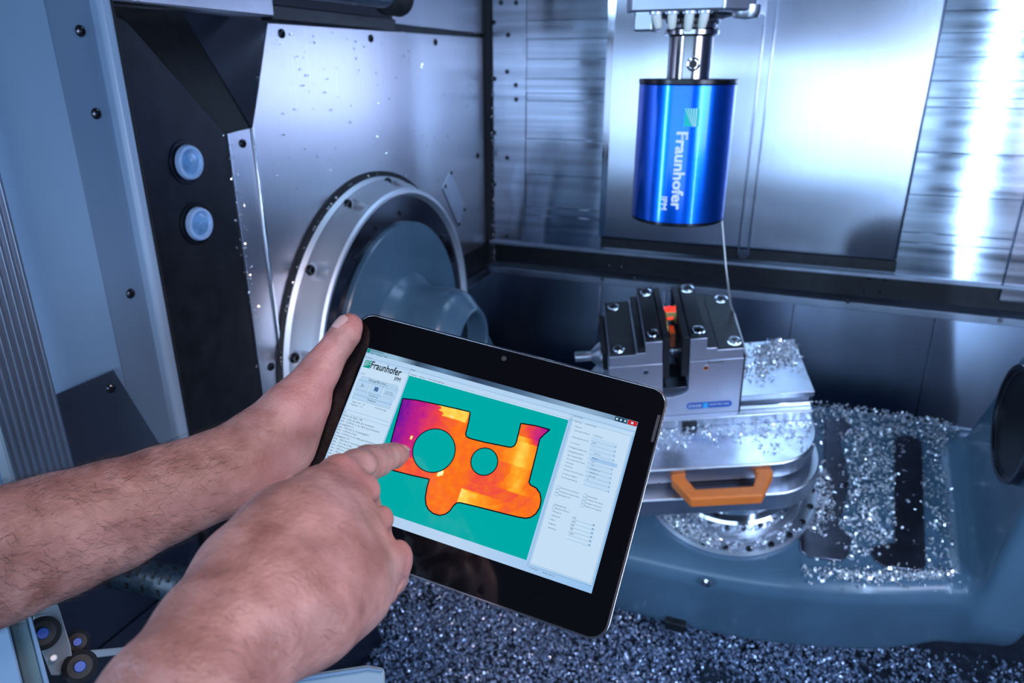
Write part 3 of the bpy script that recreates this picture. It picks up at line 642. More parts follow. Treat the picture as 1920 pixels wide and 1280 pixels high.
while len(pts) < 1900 and n_try < 60000:                         # between and around the inserts
    n_try += 1; x = .10 + .29 * R2.random(); y = -.16 + .40 * R2.random()
    dens = .95 * math.exp(-((x - .20) / .055) ** 2) * (1 if y > -.10 else .15) + .55 * math.exp(-((x - .325) / .03) ** 2) * (1 if y > -.09 else .05) + .8 * math.exp(-((y - .21) / .04) ** 2) + .05
    yf = -.205 + .41 * max(x + .1, 0) ** 2
    if y < yf + .03: dens = 0
    if in_poly((x, y), J1) or in_poly((x, y), J2): dens *= .22
    dens *= 1 / (1 + math.exp((x - .335 - .012 * math.sin(y * 40)) / .008))
    if R2.random() < dens: pts.append(loc(x, y, -.2495 + (.004 * R2.random() if dens > .5 else 0)))
chips('cradle_chips', 'bright aluminium chips scattered between the dark inserts on the cradle', pts, EZ, .0070, CHIP, 1)
pts = []
for i in range(700):                                             # drift along the front edge
    x = .10 + .29 * R2.random() ** .8; yf = -.205 + .41 * max(x + .1, 0) ** 2
    yy = yf + .034 + .0045 * R2.normal() * (1 + 2 * (R2.random() < .2)); pts.append(loc(x, yy, -.2495 + (0 if yy > yf + .036 else -.002)))
chips('edge_chips', 'thin drift of bright chips along the front edge of the cradle', pts, EZ, .0065, CHIP, 2)
pts = []
for i in range(800):                                             # on the table flange, front left
    a = math.radians(175 + 95 * R2.random()); rr = .126 + .024 * R2.random(); pts.append(TCn + EX * rr * math.cos(a) + EY * rr * math.sin(a) + EZ * (-.237 + .012 * R2.random() ** 1.5))
for i in range(60):
    a = math.radians(270 + 60 * R2.random()); rr = .126 + .024 * R2.random(); pts.append(TCn + EX * rr * math.cos(a) + EY * rr * math.sin(a) + EZ * -.237)
for i in range(260):
    a = math.radians(-25 + 50 * R2.random()); rr = .150 + .03 * R2.random(); pts.append(TCn + EX * rr * math.cos(a) + EY * rr * math.sin(a) + EZ * -.248)
chips('table_chips', 'bright chips heaped on the rim of the round table flange', pts, EZ, .0074, CHIP, 3)
pts = []
for i in range(300): pts.append(vloc(-.20 + .31 * R2.random() ** 1.5, -.030 + .014 * R2.normal() * .8, -.0205 + .004 * R2.random()))
for i in range(60): pts.append(vloc(.02 + .09 * R2.random(), -.075 + .07 * R2.random(), -.0205))
chips('pallet_chips', 'row of bright chips on the shiny pallet in front of the vise', pts, EZ, .0060, CHIP, 4)
pts = []
for i in range(420):
    a_ = .082 + .020 * R2.normal(); b_ = .098 + .016 * R2.normal(); hgt = .024 * math.exp(-((a_ - .085) / .03) ** 2 - ((b_ - .1) / .02) ** 2)
    if .004 < a_ < .117 and b_ < .131: pts.append(vloc(a_, b_, .030 + hgt * R2.random()))
for i in range(60): pts.append(vloc(.040 + .012 * R2.normal(), .060 + .010 * R2.normal(), .030 + .006 * R2.random()))
chips('rail_chips', 'small heap of curled chips on the rail beside the vise', pts, EZ, .0070, CHIP, 5)
pts = []
for i in range(90):
    p = onX(480 + 420 * R2.random(), 60 + 300 * R2.random() ** 1.2, -.6995)
    if .84 < p[1] < 1.63 and (p[1] - 1.116) ** 2 + (p[2] - 1.022) ** 2 > .31 ** 2: pts.append(p)
for px, py in ((557, 106), (620, 318), (567, 336), (808, 238), (838, 256), (756, 105), (766, 114), (789, 127), (784, 98), (781, 139), (832, 178), (882, 160), (716, 83)): pts.append(onX(px, py, -.6985))
for i in range(130): p = (-.683, 1.640 + .015 * R2.random(), 1.0 + .5 * R2.random() ** 1.6); pts.append(np.array(p))
for i in range(40):
    d = 80 + 110 * R2.random(); pts.append(AX + [-.696, 0, 0] + dirYZ(d) * .302)
for i in range(60): p = onX(430 + 100 * R2.random(), 250 + 420 * R2.random(), -.697); pts.append(np.array((p[0], .777 + .006 * R2.normal(), p[2])))
chips('wall_chips', 'tiny bright chips stuck to the left wall and corner gasket', pts, np.array([1., 0, 0]), .0042, CHIP, 6)
pts = []
def bed(x, y):
    v_ = math.sin(x * 9 + 1.3) * math.sin(y * 11 + .4) + .6 * math.sin(x * 23 + y * 17)
    return v_
n_try = 0
while len(pts) < 42000 and n_try < 160000:
    n_try += 1; x = -.66 + 1.16 * R2.random(); y = .52 + .72 * R2.random()
    edge = (x + .62 + (y - .75) * .30) / .10
    keep = .93 if edge > 1 else max(0, edge) * .9
    if bed(x, y) < -1.0: keep *= .3
    if x > .22: keep *= .45
    if R2.random() < keep: pts.append(np.array([x, y, .505 + .012 * R2.random() + .008 * bed(x, y)]))
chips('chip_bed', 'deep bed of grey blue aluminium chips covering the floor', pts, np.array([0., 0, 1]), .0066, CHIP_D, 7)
tag(make('chip_pan', MB().box(-.60, .70, .45, 1.45, .456, .498), FLOOR_M, None, bevel=.01), 'dark chip pan under the chip bed', 'pan')

# ================================================================== LOWER LEFT MACHINE PARTS
hs = thing('conduit_hose', 'black perforated conduit hose behind the left forearm', 'hose', at(280, 1085, .86))
A_, B_ = at(212, 1066, .87), at(400, 1108, .84)
make('hose', MB().tube([A_ + (B_ - A_) * t for t in np.linspace(0, 1, 12)], .022, 20), HOSE, hs, smooth=.8)
hdv = unit(B_ - A_); toc = unit(CAM - (A_ + B_) / 2); toc = unit(toc - hdv * (toc @ hdv)); sid = np.cross(hdv, toc)
for i in range(9):
    for sgn in (0.1, .75):
        ct = A_ + (B_ - A_) * (.28 + .075 * i) ; n_ = unit(toc * math.cos(sgn) + sid * math.sin(sgn) * (-1 if i % 2 else 1))
        make('slot', MB().box(-.0018, .0018, -.004, .004, -.0005, .0006).xf(align(n_, ct + n_ * .022)), SOCKET, hs)
br = thing('sill_bracket', 'grey metal bracket with two black knobs below the left forearm', 'bracket', at(95, 1250, .56))
def px_slab(name, pp, d, th, mat, parent, bevel=.001, d2=None):
    pts_ = [at(x, y, d if d2 is None else dd) for (x, y), dd in zip(pp, d2 or [d] * len(pp))]
    return make(name, MB().slab(pts_, th, CAM - pts_[0]), mat, parent, bevel=bevel)
px_slab('plate', [(62, 1148), (105, 1120), (132, 1208), (137, 1240), (113, 1266), (96, 1266), (62, 1180)], .58, .006, principled('sill grey', (.20, .24, .27), .5), br)
for px, py, d_, s_ in ((80, 1187, .574, .013), (150, 1249, .585, .013), (145, 1203, .60, .010)):
    k_ = make('knob', MB().lathe([(0, 0), (s_ * 1.0, 0), (s_, .004), (s_ * .7, .008), (0, .009)], 24, at(px, py, d_), unit(CAM - at(px, py, d_))), BLACK_R, br, smooth=.6)
    make('knob_tip', MB().lathe([(0, .009), (s_ * .35, .009), (s_ * .3, .012), (0, .012)], 16, at(px, py, d_), unit(CAM - at(px, py, d_))), STICK, k_, smooth=.6)
make('button', MB().lathe([(0, 0), (.0028, 0), (.002, .002), (0, .002)], 12, at(100, 1233, .573), unit(CAM - at(100, 1233, .573))), WHITE_PR, br, smooth=.6)
sf = thing('sill_frame', 'pale grey painted sill bars in the lower left corner', 'frame', at(20, 1260, .53))
px_slab('bar', [(-30, 1170), (14, 1160), (48, 1300), (-30, 1300)], .545, .02, PAINT, sf, .002)
px_slab('bar', [(14, 1160), (48, 1146), (88, 1300), (48, 1300)], .555, .02, principled('sill green grey', (.13, .21, .23), .5), sf, .002)
px_slab('bar', [(48, 1146), (56, 1143), (98, 1300), (86, 1300)], .552, .01, PAINT, sf, .001)
px_slab('crossbar', [(130, 1222), (235, 1212), (238, 1226), (136, 1238)], .62, .01, principled('sill dark', (.16, .19, .22), .45), sf, .001)
px_slab('tray_edge', [(520, 1272), (690, 1246), (722, 1252), (724, 1300), (520, 1300)], .66, .012, principled('tray grey', (.25, .33, .38), .45), sf, .003)
px_slab('tray_lip', [(526, 1274), (690, 1250), (718, 1255), (718, 1261), (692, 1257), (528, 1284)], .655, .004, PAINT, sf, .001)
# ================================================================== TABLET
tb = thing('tablet', 'black glass tablet with silver rim showing a colourful height map', 'tablet', TC - TV * .09)
def tpart(name, mb, mat, parent=None, **k): return make(name, mb.xf(M_TB), mat, parent or tb, **k)
def ringp(po, pi, z0, z1):
    n = len(po); mb = MB(); v = [(x, y, z) for z in (z0, z1) for P in (po, pi) for x, y in P]
    f = []
    for i in range(n):
        j = (i + 1) % n
        f += [(i, j, 2 * n + j, 2 * n + i), (n + i, 3 * n + i, 3 * n + j, n + j), (2 * n + i, 2 * n + j, 3 * n + j, 3 * n + i), (i, n + i, n + j, j)]
    return mb.add(v, f)
W2, H2 = .140, .09925
tpart('back_case', MB().prism(rrect(-W2 + .001, W2 - .001, -H2 + .001, H2 - .001, .0135), 2, -.0125, -.003), CASE_B, bevel=.003)
tpart('rim', ringp(rrect(-W2, W2, -H2, H2, .0145), rrect(-W2 + .0017, W2 - .0017, -H2 + .0017, H2 - .0017, .013), -.0042, .0003), SILVER, bevel=.0003, seg=2)
gl = tpart('bezel_glass', MB().prism(rrect(-W2 + .0017, W2 - .0017, -H2 + .0017, H2 - .0017, .013), 2, -.003, 0), GLASS_B, bevel=.0003)
tpart('front_camera', MB().lathe([(0, .0001), (.0022, .0001), (.0022, .0003), (0, .0003)], 20, (*tuv(945, 672), 0)), principled('lens grey', (.05, .05, .055), .2), gl)
u0 = tuv(1236, 778); u1 = tuv(1229, 830)
tpart('speaker_slot', MB().box(u0[0] - .0012, u0[0] + .0012, u1[1], u0[1], 0, .0003), principled('slot grey', (.03, .035, .045), .3), gl)
# --- the picture on the screen
S0, S1, T0, T1 = -.12150, .12130, -.06830, .06770
def screen_mat():
    m, nt, b = nodes('lit screen'); L = nt.links; N = nt.nodes
    b.inputs['Base Color'].default_value = (0, 0, 0, 1); b.inputs['Roughness'].default_value = .06; b.inputs['Specular IOR Level'].default_value = .4
    tc = N.new('ShaderNodeTexCoord'); sx = N.new('ShaderNodeSeparateXYZ'); L.new(tc.outputs['Generated'], sx.inputs[0])
    r = N.new('ShaderNodeValToRGB'); e = r.color_ramp.elements
    e[0].color = (.38, .58, .86, 1); e[1].color = (.28, .52, .86, 1); e.new(.5).color = (.48, .66, .88, 1)
    L.new(sx.outputs[0], r.inputs[0]); L.new(r.outputs[0], b.inputs['Emission Color']); b.inputs['Emission Strength'].default_value = .84
    return m
scr = tpart('screen', MB().box(S0, S1, T0, T1, 0, .0004), screen_mat(), gl)
def px_poly(mb, pp, z):
    p = [tuv(*q) for q in pp]; t = tessellate_polygon([[Vector((x, y, 0)) for x, y in p]])
    n = len(mb.v); mb.v += [(x, y, z) for x, y in p]
    for a, b_, c in t:
        A, B, C = (np.array(p[i]) for i in (a, b_, c)); k = (B - A)[0] * (C - A)[1] - (B - A)[1] * (C - A)[0]
        mb.f.append((n + a, n + b_, n + c) if k > 0 else (n + a, n + c, n + b_))
    return mb
def rect(mb, u0, u1, v0, v1, z): return mb.add([(u0, v0, z), (u1, v0, z), (u1, v1, z), (u0, v1, z)], [(0, 1, 2, 3)])
def sline(mb, a, b, z, w_=.00022):
    a = np.array(a); b = np.array(b); d = unit(b - a); n = np.array([-d[1], d[0]]) * w_ / 2
    return mb.add([(*(a - n), z), (*(b - n), z), (*(b + n), z), (*(a + n), z)], [(0, 1, 2, 3)])
def spart(name, mb, mat): return tpart(name, mb, mat, scr, fix=False)
Z4 = lambda x, y: (640 + x / 2.977, 600 + y / 2.977)
UI_LIGHT = emission('ui light', (.44, .64, .88)); UI_WHITE = emission('ui white', (.55, .73, .92)); UI_MID = emission('ui mid', (.34, .55, .82))
UI_DARK = emission('ui ink', (.012, .03, .05)); UI_LINE = emission('ui line', (.16, .34, .50)); UI_GREY = emission('ui grey', (.22, .36, .50))
TEAL = emission('teal backdrop', (.000, .40, .385)); RED = emission('close red', (.55, .02, .03)); TEAL_D = emission('logo teal', (.0, .30, .22))
def title_mat():
    m, nt, b = nodes('title bar glass'); L = nt.links; N = nt.nodes; b.inputs['Base Color'].default_value = (0, 0, 0, 1)
    tc = N.new('ShaderNodeTexCoord'); sx = N.new('ShaderNodeSeparateXYZ'); L.new(tc.outputs['Generated'], sx.inputs[0]); r = N.new('ShaderNodeValToRGB'); e = r.color_ramp.elements
    e[0].color = (.15, .35, .5, 1); e[1].color = (.10, .22, .36, 1)
    for p, c in ((.12, (.30, .5, .68)), (.2, (.02, .05, .1)), (.3, (.10, .22, .38)), (.42, (.015, .04, .09)), (.6, (.06, .14, .26)), (.8, (.25, .42, .6))): e.new(p).color = (*c, 1)
    L.new(sx.outputs[0], r.inputs[0]); L.new(r.outputs[0], b.inputs['Emission Color']); b.inputs['Emission Strength'].default_value = .84; return m
spart('title_bar', rect(MB(), S0, S1, T1 - .0042, T1, .0005), title_mat())
spart('menu_strips', rect(rect(MB(), S0, S1, T1 - .0082, T1 - .0042, .0005), S0, S1, T1 - .0125, T1 - .0086, .0005), UI_LIGHT)
uL = tuv(767.6, 704)[0]; vT = tuv(767.6, 704)[1]; uR = tuv(1066, 788)[0]; vB = tuv(987.7, 1050)[1]
spart('image_area', rect(MB(), uL, uR, vB, vT, .0005), TEAL)
spart('side_pane', rect(MB(), S0 + .001, uL - .0012, vB, vT + .003, .0005), UI_WHITE); spart('side_pane', rect(MB(), uR + .003, S1 - .0015, T0 + .006, vT + .004, .0005), UI_WHITE)
spart('tab_strip', rect(MB(), uL, uR, vT, vT + .0045, .0005), UI_WHITE)
spart('app_icon', rect(MB(), S0 + .0004, S0 + .003, T1 - .0036, T1 - .0004, .0006), TEAL_D)
mb = MB(); rect(mb, S1 - .0078, S1 - .0004, T1 - .0040, T1 - .0003, .0007); spart('close_button', mb, RED)
mb = MB(); rect(mb, S1 - .0185, S1 - .0085, T1 - .0040, T1 - .0003, .0007); spart('window_buttons', mb, emission('navy', (.01, .05, .1)))
mb = MB()
for a, b_ in ((S1 - .0176, S1 - .0160), (S1 - .0142, S1 - .0128), (S1 - .0108, S1 - .0094), (S1 - .0052, S1 - .0034)): rect(mb, a, b_, T1 - .0030, T1 - .0014, .0009)
spart('button_marks', mb, UI_WHITE)
# buttons of the left pane
bt = MB(); ln = MB()
def button(c, w_, h_):
    u, v = tuv(*c); rect(bt, u - w_ / 2, u + w_ / 2, v - h_ / 2, v + h_ / 2, .0006)
    for a, b_ in (((u - w_ / 2, v - h_ / 2), (u + w_ / 2, v - h_ / 2)), ((u - w_ / 2, v + h_ / 2), (u + w_ / 2, v + h_ / 2)), ((u - w_ / 2, v - h_ / 2), (u - w_ / 2, v + h_ / 2)), ((u + w_ / 2, v - h_ / 2), (u + w_ / 2, v + h_ / 2))): sline(ln, a, b_, .0007)
Z5 = lambda x, y: (400 + x / 3.764, 560 + y / 3.764)
button(Z5(1170, 597), .0350, .0042); button(Z5(1058, 612), .0112, .0092); button(Z5(1152, 640), .0112, .0092); button(Z5(1252, 662), .0115, .0092)
button(Z5(1130, 693), .0360, .0042); button(Z5(1118, 724), .0360, .0042)
spart('buttons', bt, UI_LIGHT)
mb = MB(); u, v = tuv(*Z5(1056, 614)); mb.add([(u - .0015, v - .0022, .0008), (u + .0022, v, .0008), (u - .0015, v + .0022, .0008)], [(0, 1, 2)]); spart('play_mark', mb, emission('play grey', (.30, .42, .56)))
mb = MB(); u, v = tuv(*Z5(1152, 640)); rect(mb, u - .0019, u + .0019, v - .0019, v + .0019, .0008); spart('stop_mark', mb, emission('stop blue', (.06, .15, .32)))
# emblem
u0, v0 = tuv(*Z5(1056, 480)); eu, ev = .0066, .0072
mb = rect(MB(), u0, u0 + eu, v0, v0 + ev, .0006); spart('emblem', mb, TEAL_D)
mb = MB()
for k in range(4):
    y0 = v0 + .0012 + k * .0016; pr = []
    for i in range(7):
        t = i / 6; pr += [(u0 + eu * t, min(y0 + (.0030 + .0005 * k) * t ** 1.5, v0 + ev), .0007), (u0 + eu * t, min(y0 + .0007 - .0003 * t + (.0030 + .0005 * k) * t ** 1.5, v0 + ev), .0007)]
    mb.add(pr, [(2 * i, 2 * i + 2, 2 * i + 3, 2 * i + 1) for i in range(6)])
spart('emblem_stripes', mb, UI_WHITE)
ink = MB(); big = MB()
def txt(mb, body, p, width, height=None, bold=0., z=.0009):
    u, v = tuv(*p); vv, f = text_geo(body, width, height, bold=bold); mb.add([(u + a, v + b_, z) for a, b_ in vv], f)
txt(big, 'Fraunhofer', Z5(1108, 490), .0292, .0092, .04); txt(big, 'IPM', Z5(1276, 578), .0056, .0050, .03)
spart('logo_lettering', big, UI_DARK)
for body, p, w_ in (('HOLO SOFTWARE', Z5(1112, 368), .0125), ('File', Z5(1085, 385), .0025), ('View', Z5(1112, 391), .0032), ('Settings', Z5(1152, 400), .0055), ('Help', Z5(1204, 413), .0032), ('Steuerung', Z5(1075, 414), .0062),
                   ('Control', Z5(1040, 528), .0046), ('Setup/Re-Init...', Z5(1098, 580), .0185), ('get single', Z5(1222, 660), .0060), ('measurement', Z5(1208, 671), .0086), ('AutoFocus', Z5(1098, 686), .0090), ('Evaluate', Z5(1090, 719), .0076),
                   ('Trigger mode  \u2022  2D', Z5(978, 727), .0128), ('\u25cb External trigger', Z5(1140, 772), .0115), ('Measures    1.0', Z5(972, 748), .0110), ('Log', Z5(925, 797), .0022),
                   ('Image', Z4(388, 279), .0044), ('2D View', Z4(392, 308), .0050), ('3D View', Z4(438, 320), .0050), ('3D View (3D-Heightmap)', Z4(484, 331), .0150)):
    txt(ink, body, p, w_, bold=.01)
lines = ['Frame rate (fps): 1.98', 'Info_ 122.2 ms: dark_pre correction', 'Info_ 117.8 ms: 1. rec, dark_pre correction', 'propagation: 3.1', 'Info_ 118.4 ms: 2. rec propagation', 'Info_ 119.0 ms: Crop', 'Info_ 119.4 ms: 3. rec, dark_pre correction', 'propagation: 3.3', 'Info_ 120.2 ms: 4. rec propagation', 'Info_ 121.1 ms: Crop',
         'Info_ 124.8 ms: synthetic 30.41 mm', 'Info_ 128.2 ms: synthetic', 'Info_ 136.4 ms: unwrap', 'Info_ 141.9 ms: synthetic 30.41', 'Info_ 144.1 ms: Crop', 'Info_ 156.6 ms: saved']
us, vs = tuv(*Z5(918, 824))
for i, s_ in enumerate(lines):
    vv, f = text_geo(s_, None, .0021, bold=.01); ink.add([(us + a * .0021 / .0021, vs - i * .00262 + b_, .0009) for a, b_ in vv], f)
# right pane
right = [('Einstellungen', (1300, 538), .0075), ('Hardware', (1303, 568), .0058), ('post-processing', (1362, 583), .0088), ('Kalibration', (1305, 596), .0058), ('Skalierung 0.Ordnung', (1302, 618), .0125), ('1,0,0,98,9z,xx*', (1406, 646), .0082), ('Skalierung Fest-Grenze', (1290, 655), .0135), ('1,000', (1398, 688), .0032),
         ('Vorauswertung', (1280, 685), .0075), ('Propagationsentfernung', (1272, 710), .0145), ('0,000 mm', (1410, 747), .0055), ('Propagationsschritte', (1266, 733), .0125), ('Median', (1400, 772), .0042), ('Filter (radius/sin/filter)', (1262, 755), .0125), ('1 px', (1396, 792), .0025), ('Filter (radius/Tiefen-Median)', (1258, 775), .0150), ('1 px', (1393, 812), .0025),
         ('Verteilung x', (1252, 795), .0068), ('1,000,000 / px', (1388, 832), .0078), ('Verteilung y', (1246, 814), .0068), ('1,000,00 / px', (1384, 852), .0072), ('Schwellwert Kamera-Modulation', (1240, 835), .0165), ('0,20 30%', (1380, 872), .0054), ('Schwellwert (Helligkeit)', (1234, 858), .0120), ('2', (1372, 892), .0008), ('Grid-/Paragral-Methode', (1228, 878), .0130),
         ('unterstrichene automatisch', (1222, 938), .0150), ('Automatiktakt', (1372, 985), .0085), ('Vorlageung korrigiertes Filter', (1216, 958), .0165), ('Vorlagenkorrektur [Beat]', (1368, 1003), .0130), ('Vorlagenkorrektur [Line]', (1362, 1022), .0130), ('Bitlang\u00e4nge drehen', (1212, 976), .0100), ('\u00dcberden vor Propagation', (1358, 1040), .0135),
         ('Einstellungen Ring', (1186, 1030), .0100), ('Ringweite aktivieren', (1196, 1052), .0112), ('x-Mittelpunkt', (1178, 1068), .0072), ('1024', (1290, 1104), .0030), ('y-Mittelpunkt', (1172, 1090), .0072), ('1024', (1286, 1126), .0030), ('Radius', (1166, 1113), .0036), ('500', (1282, 1147), .0024), ('Ringbreite', (1158, 1135), .0058), ('50', (1278, 1168), .0018), ('Gewichtung', (1152, 1158), .0066), ('1,00000', (1268, 1190), .0042)]
for body, p, w_ in right: txt(ink, body, Z4(*p), w_, bold=.006)
Z10 = lambda x, y: (640 + x / 2.977, 850 + y / 2.977)
txt(ink, 'Einstellungen', Z10(1050, 638), .0068); txt(ink, 'Anzeige Optionen', Z10(1122, 665), .0095)
spart('small_lettering', ink, UI_DARK)
# fields and rules
fd = MB()
for k in range(11):
    p = Z4(1400 - k * 4.2, 660 + k * 24.5); u, v = tuv(*p); rect(fd, u - .0005, u + .0205, v - .0020, v + .0013, .0006); sline(ln, (u - .0005, v - .0020), (u + .0205, v - .0020), .0007); sline(ln, (u + .0192, v - .0016), (u + .0202, v - .0016), .0008, .0008)
for k in range(6):
    p = Z4(1290 - k * 5.2, 1104 + k * 22); u, v = tuv(*p); sline(ln, (u - .0005, v - .0010), (u + .0185, v - .0010), .0007); sline(ln, (u + .0165, v - .0002), (u + .0180, v - .0002), .0008, .0010)
for p in ((1212, 934), (1206, 953), (1200, 971), (1362, 980), (1357, 998), (1352, 1016), (1347, 1034), (1187, 1048)):
    u, v = tuv(*Z4(*p)); c_ = .0012
    for a, b_ in (((u - c_, v - c_), (u + c_, v - c_)), ((u - c_, v + c_), (u + c_, v + c_)), ((u - c_, v - c_), (u - c_, v + c_)), ((u + c_, v - c_), (u + c_, v + c_))): sline(ln, a, b_, .0008)
spart('fields', fd, emission('field', (.49, .68, .90)))
us_, vs_ = tuv(*Z4(1398, 776)); spart('selected_field', rect(MB(), us_ - .0005, us_ + .0205, vs_ - .0012, vs_ + .0018, .0008), UI_MID)
for v in (T1 - .0084, T1 - .0126): sline(ln, (S0, v), (S1, v), .0008)
sline(ln, (uL - .0008, vT + .0055), (uL - .0008, vB), .0008); sline(ln, (uR + .002, vT + .006), (uR + .002, T0 + .004), .0008); sline(ln, (uR + .002, T0 + .0050), (S1 - .001, T0 + .0050), .0008); sline(ln, (S1 - .001, T0 + .005), (S1 - .001, vT + .004), .0008)
sline(ln, (uR + .0035, T0 + .0066), (S1 - .0022, T0 + .0066), .0008); sline(ln, (S1 - .0022, T0 + .0066), (S1 - .0022, vT + .001), .0008); sline(ln, (uR + .0035, T0 + .0066), (uR + .0035, vT + .001), .0008)
us_, vs_ = tuv(*Z5(925, 790)); rect(bt, 0, 0, 0, 0, 0); sline(ln, (S0 + .001, vs_ + .0015), (uL - .002, vs_ + .0015), .0008); sline(ln, (S0 + .001, vs_ - .0020), (uL - .002, vs_ - .0020), .0008)
spart('rules', ln, UI_LINE)
# --- height map of the part
OUT = [(345, 438), (420, 447), (540, 472), (640, 494), (715, 512), (721, 518), (712, 570), (695, 635), (700, 652), (722, 662), (800, 682), (900, 702), (945, 711), (965, 704), (977, 685), (988, 640), (1003, 577), (1085, 590), (1165, 612), (1130, 642), (1108, 664), (1090, 740), (1070, 820), (1048, 905), (1058, 922), (1090, 938), (1110, 968), (1116, 1005), (1108, 1045), (1088, 1080), (1060, 1100), (1030, 1106), (990, 1100), (900, 1078), (760, 1042), (665, 1019), (645, 1020), (628, 1035), (606, 1066), (580, 1084), (550, 1090), (515, 1080), (488, 1058), (474, 1030), (470, 990), (480, 930), (493, 888), (400, 868), (300, 842), (262, 828), (268, 720), (305, 580)]
OUT = [p if p not in ((262, 828), (268, 720)) else {(262, 828): (245, 826), (268, 720): (272, 705)}[p] for p in OUT]
o2 = [tuv(*Z4(*p)) for p in OUT]
def circ(c, r, n=48):
    cu_, cv_ = tuv(*Z4(*c)); e_ = tuv(*Z4(c[0] + r, c[1])); rr = math.hypot(e_[0] - cu_, e_[1] - cv_); return [(cu_ + rr * math.cos(2 * PI * i / n), cv_ + rr * math.sin(2 * PI * i / n)) for i in range(n)]
c1 = circ((518, 728), 119); c2 = circ((799, 790), 75)
def flat_fill(loops, z):
    mb = MB(); pts_ = [p for l in loops for p in l]; t = tessellate_polygon([[Vector((x, y, 0)) for x, y in l] for l in loops]); mb.v = [(x, y, z) for x, y in pts_]
    for a, b_, c in t:
        A, B, C = (np.array(pts_[i]) for i in (a, b_, c)); k = (B - A)[0] * (C - A)[1] - (B - A)[1] * (C - A)[0]; mb.f.append((a, b_, c) if k > 0 else (a, c, b_))
    return mb
INF = ((0, (.035, .004, .26)), (.16, (.17, .008, .34)), (.32, (.52, .015, .24)), (.48, (.86, .055, .06)), (.62, (.97, .17, .012)), (.78, (1.0, .38, .02)), (.9, (1.0, .68, .09)), (1, (1.0, .95, .55)))
def heat_mat():
    """image of the measured heights: an inferno scale over position in the picture"""
    m, nt, b = nodes('height map'); L = nt.links; N = nt.nodes; b.inputs['Base Color'].default_value = (0, 0, 0, 1); b.inputs['Roughness'].default_value = .08; b.inputs['Specular IOR Level'].default_value = .3
    at_ = N.new('ShaderNodeAttribute'); at_.attribute_name = 'height'; tc = N.new('ShaderNodeTexCoord')
    n = N.new('ShaderNodeTexNoise'); n.inputs['Scale'].default_value = 160; n.inputs['Detail'].default_value = 6; L.new(tc.outputs['Object'], n.inputs['Vector'])
    a = N.new('ShaderNodeMath'); a.operation = 'MULTIPLY_ADD'; a.inputs[1].default_value = .22; L.new(n.outputs[0], a.inputs[0]); L.new(at_.outputs['Fac'], a.inputs[2])
    r = N.new('ShaderNodeValToRGB'); e = r.color_ramp.elements; e[0].color = (*INF[0][1], 1); e[1].color = (*INF[-1][1], 1)
    for p, c in INF[1:-1]: e.new(p).color = (*c, 1)
    L.new(a.outputs[0], r.inputs[0]); L.new(r.outputs[0], b.inputs['Emission Color']); b.inputs['Emission Strength'].default_value = .84; return m
def subdivide_grid(loops, z, h=.0011):
    """fine triangulated fill so that the height attribute has resolution"""
    mb = flat_fill(loops, z); me = bpy.data.meshes.new('tmp'); me.from_pydata(mb.v, [], mb.f); bm = bmesh.new(); bm.from_mesh(me)
    xs_ = [p[0] for p in loops[0]]; ys_ = [p[1] for p in loops[0]]
    for ax, lo, hi in ((0, min(xs_), max(xs_)), (1, min(ys_), max(ys_))):
        k = lo + h
        while k < hi:
            no = (1, 0, 0) if ax == 0 else (0, 1, 0); co = (k, 0, 0) if ax == 0 else (0, k, 0)
            bmesh.ops.bisect_plane(bm, geom=bm.verts[:] + bm.edges[:] + bm.faces[:], plane_co=co, plane_no=no); k += h
    out = MB(); bm.verts.ensure_lookup_table(); bm.verts.index_update(); out.v = [tuple(v_.co) for v_ in bm.verts]; out.f = [tuple(x.index for x in f_.verts) for f_ in bm.faces]; bm.free(); bpy.data.meshes.remove(me); return out
def to_img(u, v):
    """screen position back to the picture's own 0..1 axes"""
    return (u - uL) / (uR - uL), (vT - v) / (vT - vB)
def height(s, t):
    h = min(.07 + 1.12 * max(0, s) ** .85, .58)
    if t > .58: h = max(h, .50)
    if s > .235 + .6 * (t - .14) + .012 * math.sin(t * 160) and s < .43 and t < .228: h = .86
    if .66 < s < .95 and .2 < t < .60: h = max(h, .60 + .24 * math.exp(-((s - .80 - .10 * (t - .35)) / .06) ** 2))
    if t < .24 and s > .75: h -= 2.6 * (s - .75) * (.9 if s < .9 else 1.2)
    if s > .535 and t > .675: h = max(h, .92 - 1.25 * (s - .535)) if t < .785 else h
    if s > .52 and t > .42:
        d = math.hypot(s - .60, (t - .44) * .95)
        for k, R_ in enumerate((.17, .235, .30, .365)):
            if d < R_: h -= (.022 + .04 * (d / R_) ** 8) * min(1, max(0, (s - .50) / .10))
    if abs(s - .388) < .016 and abs(t - .622 + (s - .388) * .8) < .018: h = 1.1
    if abs(s - .147) < .006 and abs(t - .44) < .014: h = 1.0
    return max(0., h) - .07
hm_mb = subdivide_grid([o2, c1, c2], .0008)
hv = [height(*to_img(p[0], p[1])) for p in hm_mb.v]
hm = spart('height_map', hm_mb, heat_mat()); at_ = hm.data.attributes.new('height', 'FLOAT', 'POINT')
if len(hm.data.vertices) == len(hv): at_.data.foreach_set('value', hv)
ol = MB()
for loop, w_ in ((o2, .0010), (c1, .0008), (c2, .0008)):
    for i in range(len(loop)): sline(ol, loop[i], loop[(i + 1) % len(loop)], .0009, w_)
spart('outline', ol, emission('outline black', (.004, .002, .01)))

